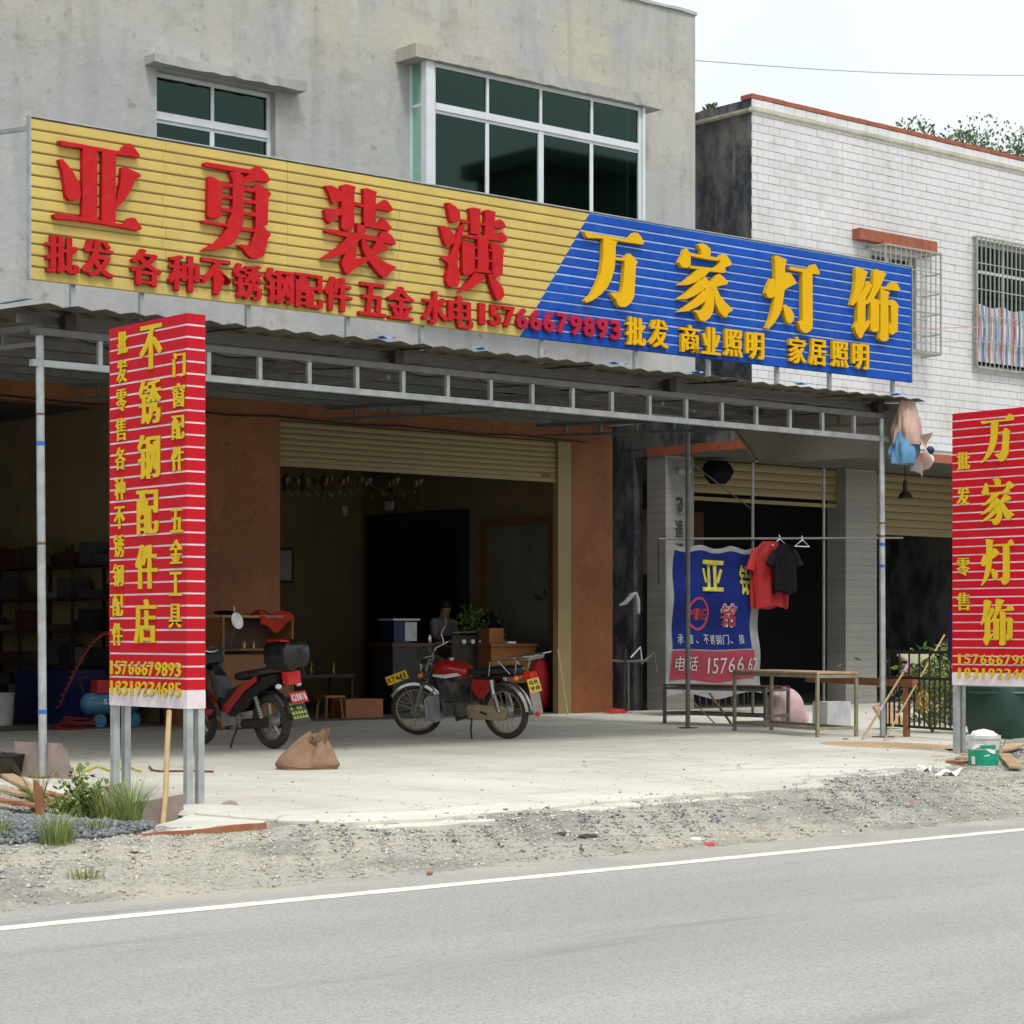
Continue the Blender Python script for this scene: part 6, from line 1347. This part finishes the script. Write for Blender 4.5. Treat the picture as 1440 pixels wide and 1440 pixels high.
# trophies / fittings on a low table in the main shop
lt_ = thing('low_table', 'dark low table left of the counter with small fittings on it', 'table', (18.2, 26.0, 0), world=True)
mb = MB(); mb.box(17.6, 19.0, 25.7, 26.3, .55, .6); part('top', mb, 'iron_black', lt_)
for x in (17.62, 18.94):
    for y in (25.72, 26.24): mb = MB(); mb.box(x, x + .04, y, y + .04, .013, .549); part('leg', mb, 'iron_black', lt_)
random.seed(3)
for i in range(9):
    x = 17.7 + .14 * i; mb = MB(); h = random.uniform(.08, .3); mb.lathe((x, 25.9 + random.uniform(-.1, .1), .601), [(.03, 0), (.035, .02), (.012, .05), (.015, h * .6), (.03, h)], 10)
    mt = random.choice(['brass', 'galv_dull', 'iron_black']); o = solo('metal_fitting', mb, mt, '%s upright fitting, %s from the left on the dark low table' % ({'brass': 'brass', 'galv_dull': 'grey', 'iron_black': 'black'}[mt], ['first', 'second', 'third', 'fourth', 'fifth', 'sixth', 'seventh', 'eighth', 'ninth'][i]), 'fitting', 'small fittings standing on the low table', True)
stl = thing('stool', 'small wooden stool left of the motorcycle front wheel, in the shade', 'stool', (17.75, 24.6, 0)); mb = MB(); mb.box(-.17, .17, -.13, .13, .3, .33); part('seat', mb, 'orange_wood', stl)
for sx in (-1, 1):
    for sy in (-1, 1): mb = MB(); mb.sq((sx * .15, sy * .11, 0), (sx * .12, sy * .09, .299), .03); part('leg', mb, 'orange_wood', stl)
mb = MB(); mb.box(17.95, 18.6, 24.5, 24.85, .013, .27); solo('carton', mb, 'formwork', 'reddish carton on the floor behind the motorcycle front wheel', 'box')
mb = MB(); mb.box(16.9, 17.3, 25.3, 25.7, .013, .75); solo('work_bin', mb, 'iron_black', 'dark square bin beside the left brown pillar inside the shop', 'bin')
# left shop: shelves along the party wall with goods
sf = thing('steel_shelf', 'dark steel shelving along the wall of the left open shop', 'shelf', (14.9, 27, 0), world=True)
for y in (24.7, 26.2, 27.7, 29.2):
    for x in (14.62, 15.1): mb = MB(); mb.box(x, x + .035, y, y + .035, .013, 2.4); part('upright', mb, 'iron_black', sf)
SHZ = (.3, .75, 1.2, 1.65, 2.1)
for z in SHZ: mb = MB(); mb.box(14.6, 15.14, 24.66, 29.24, z, z + .025); part('shelf_board', mb, 'iron_black', sf)
mats = ['stock_white', 'stock_kraft', 'stock_grey', 'stock_yellow', 'stock_red', 'stock_dark', 'stock_dark', 'stock_dark', 'stock_grey']
CW = {'stock_white': 'pale', 'stock_kraft': 'brown', 'stock_grey': 'grey', 'stock_yellow': 'yellow', 'stock_red': 'dark red', 'stock_dark': 'black'}
ORD = ['first', 'second', 'third', 'fourth', 'fifth', 'sixth', 'seventh', 'eighth', 'ninth', 'tenth', 'eleventh', 'twelfth', 'thirteenth', 'fourteenth', 'fifteenth', 'sixteenth', 'seventeenth', 'eighteenth']
for lv, z in zip(('lowest', 'second lowest', 'middle', 'second highest', 'top'), SHZ):
    y = 24.75; kb = 0
    while y < 29.0:
        w = random.uniform(.12, .4); h = random.uniform(.08, .33); x = 14.64 + random.uniform(0, .1)
        if random.random() < .8:
            mb = MB(); mb.box(x, x + .3, y, y + w - .02, z + .026, z + .026 + h); mt = random.choice(mats); solo('stock_box', mb, mt, '%s box, %s from the street on the %s shelf of the left shop' % (CW[mt], ORD[kb], lv), 'box', 'stock boxes on the steel shelving in the left shop'); kb += 1
        y += w + random.uniform(.01, .1)
mb = MB(); mb.obox((14.1, 25.6, .37), (.5, 1.5, .7)); solo('blue_crate', mb, 'navy_blue', 'dark blue crate under the shelves of the left shop', 'crate')
mb = MB(); mb.lathe((13.2, 25.5, .013), [(.15, 0), (.18, .4), (.19, .42)], 20); solo('white_pail', mb, 'board_grey', 'pale pail standing left of the blue crate', 'pail', smooth=True)
# air compressor
ac = thing('air_compressor', 'light blue wheeled air compressor behind the left red sign', 'compressor', (14.1, 24.35, 0), world=True)
mb = MB(); rg = []
for (x, r) in ((13.72, .02), (13.75, .1), (13.8, .14), (14.45, .14), (14.5, .1), (14.53, .02)): rg.append([(x, 24.35 + r * math.cos(t), .3 + r * math.sin(t)) for t in [2 * math.pi * i / 20 for i in range(20)]])
part('tank', mb.loft(rg), 'tank_blue', ac, smooth=True)
for x in (13.9, 14.4):
    mb = MB(); mb.cyl((x, 24.19, .09), (x, 24.23, .09), .085, n=18); w = part('wheel', mb, 'tank_blue', ac); mb = MB(); mb.torus((x, 24.21, .09), (0, 1, 0), .085, .02, 18, 6); part('tyre', mb, 'black_rubber', w, smooth=True)
mb = MB(); mb.obox((14.0, 24.35, .52), (.2, .18, .16)); mb.cyl((14.15, 24.35, .5), (14.4, 24.35, .5), .08, n=14); part('motor', mb, 'red_print', ac)
mb = MB(); mb.tube([(13.75, 24.35, .45), (13.68, 24.35, .62), (13.85, 24.35, .66), (14.3, 24.35, .62)], .012, 6); part('handle', mb, 'black_plastic', ac)
for i, chx in enumerate('5716'): letter(chx, (13.98 + i * .075, 24.205, .33), .06, .07, .003, 'white_print', ac, FRONT, .02)
mb = MB(); pts = []
for i in range(140): t = i / 139; q = Vector((13.35 + .75 * t, 24.3, .25 + .95 * math.sin(t * 1.6))); a = i * .9; pts.append(q + Vector((.02 * math.cos(a), .04 * math.sin(a), .03 * math.cos(a))))
mb.tube(pts, .008, 4); solo('coiled_hose', mb, 'hose_red', 'red coiled air hose arching left of the compressor', 'hose')
mb = MB()
for i in range(6): mb.torus((13.35 + .04 * i, 24.1, .02 + .018 * i), (random.uniform(-.2, .2), random.uniform(-.2, .2), 1), .2, .012, 24, 5)
solo('hose_coil', mb, 'hose_red', 'red hose lying in a flat coil on the floor left of the compressor', 'hose', smooth=True)

# ================================================================ PLANTS
def tuft(px, py, h, n, label, z=-.1, mat='grass_blade', sp=.1):
    c = gd(px, py, z); z_ = hgt(c.x, c.y); mb = MB()
    for i in range(n * 2):
        a = random.uniform(0, 6.28); r = sp * random.random() ** .7; b = Vector((c.x + r * math.cos(a), c.y + r * math.sin(a), z_)); hh = h * random.uniform(.45, 1.1); ln = random.uniform(.15, .9) * hh; w = .0026
        d = Vector((math.cos(a + random.uniform(-.6, .6)), math.sin(a + random.uniform(-.6, .6)), 0)); s = Vector((-d.y, d.x, 0)) * w
        p1 = b + d * ln * .35 + Vector((0, 0, hh * .6)); p2 = b + d * ln + Vector((0, 0, hh))
        mb.add([b - s, b + s, p1 + s * .8, p1 - s * .8, p2], [(0, 1, 2, 3), (3, 2, 4)])
    return solo('grass_tuft', mb, mat, label, 'grass')
tuft(80, 1214, .2, 130, 'grass tuft nearest the road at the lower left', z=-.12); tuft(182, 1186, .34, 120, 'tall grass tuft in front of the left red sign', sp=.07, z=-.12); tuft(135, 1200, .1, 50, 'low sparse tuft between the two grass tufts', z=-.12)
tuft(118, 1247, .07, 35, 'tiny tuft close to the asphalt at the lower left', z=-.14, mat='leaf_yellow'); tuft(52, 1146, .36, 40, 'tall thin weed among the timber scraps', z=-.12, mat='leaf_yellow', sp=.05)
tuft(0, 1208, .12, 40, 'grass tuft cut by the left edge of the picture', z=-.12); tuft(158, 1168, .3, 90, 'yellowish dry grass between the sign boards and the bush', z=-.12, mat='leaf_yellow', sp=.12)
bc_ = gd(120, 1158, -.12); bz = hgt(bc_.x, bc_.y)
bs_ = thing('leafy_bush', 'low leafy weed bush left of the left red sign', 'bush', (bc_.x, bc_.y, bz))
mb = MB(); tips = []
for i in range(26):
    a = random.uniform(0, 6.28); r = random.uniform(.04, .26); h = random.uniform(.06, .2) if i > 5 else random.uniform(.22, .36); q = (r * math.cos(a), r * math.sin(a), h); mb.tube([(q[0] * .2, q[1] * .2, 0), (q[0] * .6, q[1] * .6, h * .6), q], .004, 4); tips.append(Vector(q))
part('stems', mb, 'leaf_yellow', bs_)
def lf(i):
    q = random.choice(tips); t = random.uniform(.45, 1.05); p = Vector((q.x * t, q.y * t, q.z * t)) + Vector((random.gauss(0, .035), random.gauss(0, .035), random.gauss(0, .02))); return p, (q.x * 2 + random.gauss(0, .5), q.y * 2 + random.gauss(0, .5), random.uniform(-.1, .8))
leaves('foliage', 480, lf, .042, 'leaf', bs_, .7); leaves('foliage', 420, lf, .045, 'leaf_yellow', bs_, .7)
# shrub right of the right sign
sr = thing('shrub', 'yellow-green shrub behind the right red sign and beside the bin', 'shrub', (20.9, 16.6, 0)); mb = MB()
for i in range(12): a = random.uniform(0, 6.28); mb.tube([(0, 0, 0), (.3 * math.cos(a), .3 * math.sin(a), random.uniform(.5, .9))], .008, 4)
part('stems', mb, 'leaf_yellow', sr); leaves('foliage', 1400, lambda i: ((random.uniform(-.25, .3), random.uniform(-.4, .4), random.uniform(.1, .85)), (random.gauss(0, 1), random.gauss(0, 1), random.gauss(.3, .6))), .07, 'leaf_yellow', sr, .5)
gh = thing('shrub', 'dull green grassy shrub farther right behind the dark green bin', 'shrub', (24.5, 18.2, 0)); mb = MB()
for i in range(10): a = random.uniform(0, 6.28); mb.tube([(0, 0, 0), (.6 * math.cos(a), .6 * math.sin(a), random.uniform(.5, 1.0))], .01, 4)
part('stems', mb, 'leaf', gh); leaves('foliage', 2600, lambda i: ((random.gauss(0, .6), random.gauss(0, .6), random.uniform(.05, 1.05)), (random.gauss(0, 1), random.gauss(0, 1), random.gauss(.3, .6))), .11, 'leaf', gh, .4)
# trees on the slope behind the houses
def tree(x, y, z0, h, r, n, label, seed):
    random.seed(seed); t = thing('tree', label, 'tree', (x, y, z0), group='trees on the slope behind the tiled building'); mb = MB()
    mb.tube([(0, 0, 0), (.1, .1, h * .3), (-.1, 0, h * .55), (.1, 0, h * .85)], [h * .03, h * .024, h * .018, .03], 8); cl = []
    for i in range(16):
        a = random.uniform(0, 6.28); b = random.uniform(.35, .8) * h; k = r * random.uniform(.4, 1.0) * (1.15 - b / h * .5); q = Vector((k * math.cos(a), k * math.sin(a), b + h * random.uniform(.05, .25)))
        mb.tube([(0, 0, b * .8), (q.x * .5, q.y * .5, b * .98), q], [h * .012, h * .008, .02], 5); cl.append((q, r * random.uniform(.22, .42)))
    part('trunk', mb, 'bark', t)
    def f(i):
        q, s = random.choice(cl); d = Vector((random.gauss(0, 1), random.gauss(0, 1), random.gauss(0, .8))).normalized(); return q + d * s * random.random() ** .35, (d.x + random.gauss(0, .5), d.y + random.gauss(0, .5), d.z + random.gauss(.1, .5))
    leaves('crown', n, f, .15, 'leaf_far', t, .6)
mb = MB(); gxs = [(-10 + 6 * i) for i in range(30)]
vs = [(x, y, (-.4 if y < 38 else 0) + max(0, (y - 38)) * .11 + 1.2 * math.sin(x * .07 + y * .03)) for y in (36, 44, 52, 62, 80, 110) for x in gxs]
fs = [(j * 30 + i, j * 30 + i + 1, (j + 1) * 30 + i + 1, (j + 1) * 30 + i) for j in range(5) for i in range(29)]; mb.add(vs, fs); struct('hillside', mb, 'hill_green', True)
TR = [(1400, 190, 48, 9, 4.2, 9000, 'broad leafy tree top over the roof at the right edge', 'A'), (1345, 192, 52, 7, 3.2, 5000, 'lower tree left of the broad tree at the right edge', 'B'), (1305, 196, 50, 6, 2.6, 3800, 'small tree crown peeking over the coping near the right', 'C'),
      (1262, 192, 54, 6, 2.0, 2500, 'feathery tree tip over the middle of the coping', 'D'), (1188, 158, 46, 7, 1.6, 2200, 'sparse tree top over the left part of the coping', 'E'), (981, 136, 44, 7, .9, 1800, 'tree top seen between the two roofs', 'F'), (1440, 175, 50, 10, 4.6, 8000, 'tallest tree crown cut by the right edge of the picture', 'G')]
for i, (px, py, Y, h, r, n, l_, _) in enumerate(TR):
    p = at(px, py, Y); tree(p.x, Y, p.z - h * (1.07 if px > 1320 else 1.0), h, r, int(n * 1.6), l_, 40 + i)
# wires
mb = MB(); a, b = at(978, 85, 33), at(1470, 106, 33); mb.tube([a.lerp(b, i / 12) - Vector((0, 0, .1 * math.sin(math.pi * i / 12))) for i in range(13)], .012, 4); solo('overhead_wire', mb, 'galvanised', 'thin overhead wire crossing the sky above the tiled building', 'wire')
mb = MB(); a, b = at(1270, 463, 21.6), at(1470, 457, 21.4); mb.tube([a, b], .008, 4); solo('pink_string', mb, 'cord_pink', 'pink string stretched in front of the window cages', 'string')
mb = MB(); a, b = at(1270, 481, 21.6), at(1470, 479, 21.4); mb.tube([a, b], .008, 4); solo('lilac_string', mb, 'cord_lilac', 'lilac string stretched just below the pink string', 'string')
# striped sheet in the right cage
m, N, L, B = newmat('striped_sheet'); p = posn(N, L); sep = N.new('ShaderNodeSeparateXYZ'); L.new(p, sep.inputs[0])
wv = N.new('ShaderNodeMath'); wv.operation = 'FRACT'; ml = N.new('ShaderNodeMath'); ml.operation = 'MULTIPLY'; ml.inputs[1].default_value = 3.1; L.new(sep.outputs[0], ml.inputs[0]); L.new(ml.outputs[0], wv.inputs[0])
rp = N.new('ShaderNodeValToRGB'); rp.color_ramp.interpolation = 'CONSTANT'; el = rp.color_ramp.elements; el[0].position = 0; el[0].color = (.45, .14, .14, 1); el[1].position = .2; el[1].color = (.62, .64, .66, 1)
for q, c in ((.42, (.13, .2, .42, 1)), (.62, (.6, .62, .65, 1)), (.86, (.25, .5, .65, 1))): e = el.new(q); e.color = c
L.new(wv.outputs[0], rp.inputs[0]); L.new(rp.outputs[0], B.inputs['Base Color']); B.inputs['Roughness'].default_value = .6
mb = MB(); mb.grid(60, 12, lambda u, v: (29.0 + 2.15 * u, 22.145 + .012 * math.sin(u * 40 + 3 * v) + .012 * math.sin(v * 8), 5.66 + .93 * v + .02 * math.sin(u * 23) * v)); solo('striped_sheet', mb, 'striped_sheet', 'red white and blue striped plastic sheet lining the right window cage', 'sheet', smooth=True)
# the houses across the road (mirrored in the upper windows)
ob = thing('opposite_house', 'house across the road, seen only as a reflection in the upper windows', 'building', (57, -13.5, -.2), world=True)
mb = MB(); mb.box(49, 66, -15, -12, -.3, 17.2); part('wall', mb, 'street_render', ob); mb = MB(); mb.box(48.6, 66.4, -15.4, -11.5, 17.2, 17.7); part('roof_slab', mb, 'street_render', ob)
for o in (_to,): bpy.data.objects.remove(o)
print('objects', len(bpy.data.objects), 'tris', sum(len(m.polygons) for m in bpy.data.meshes))
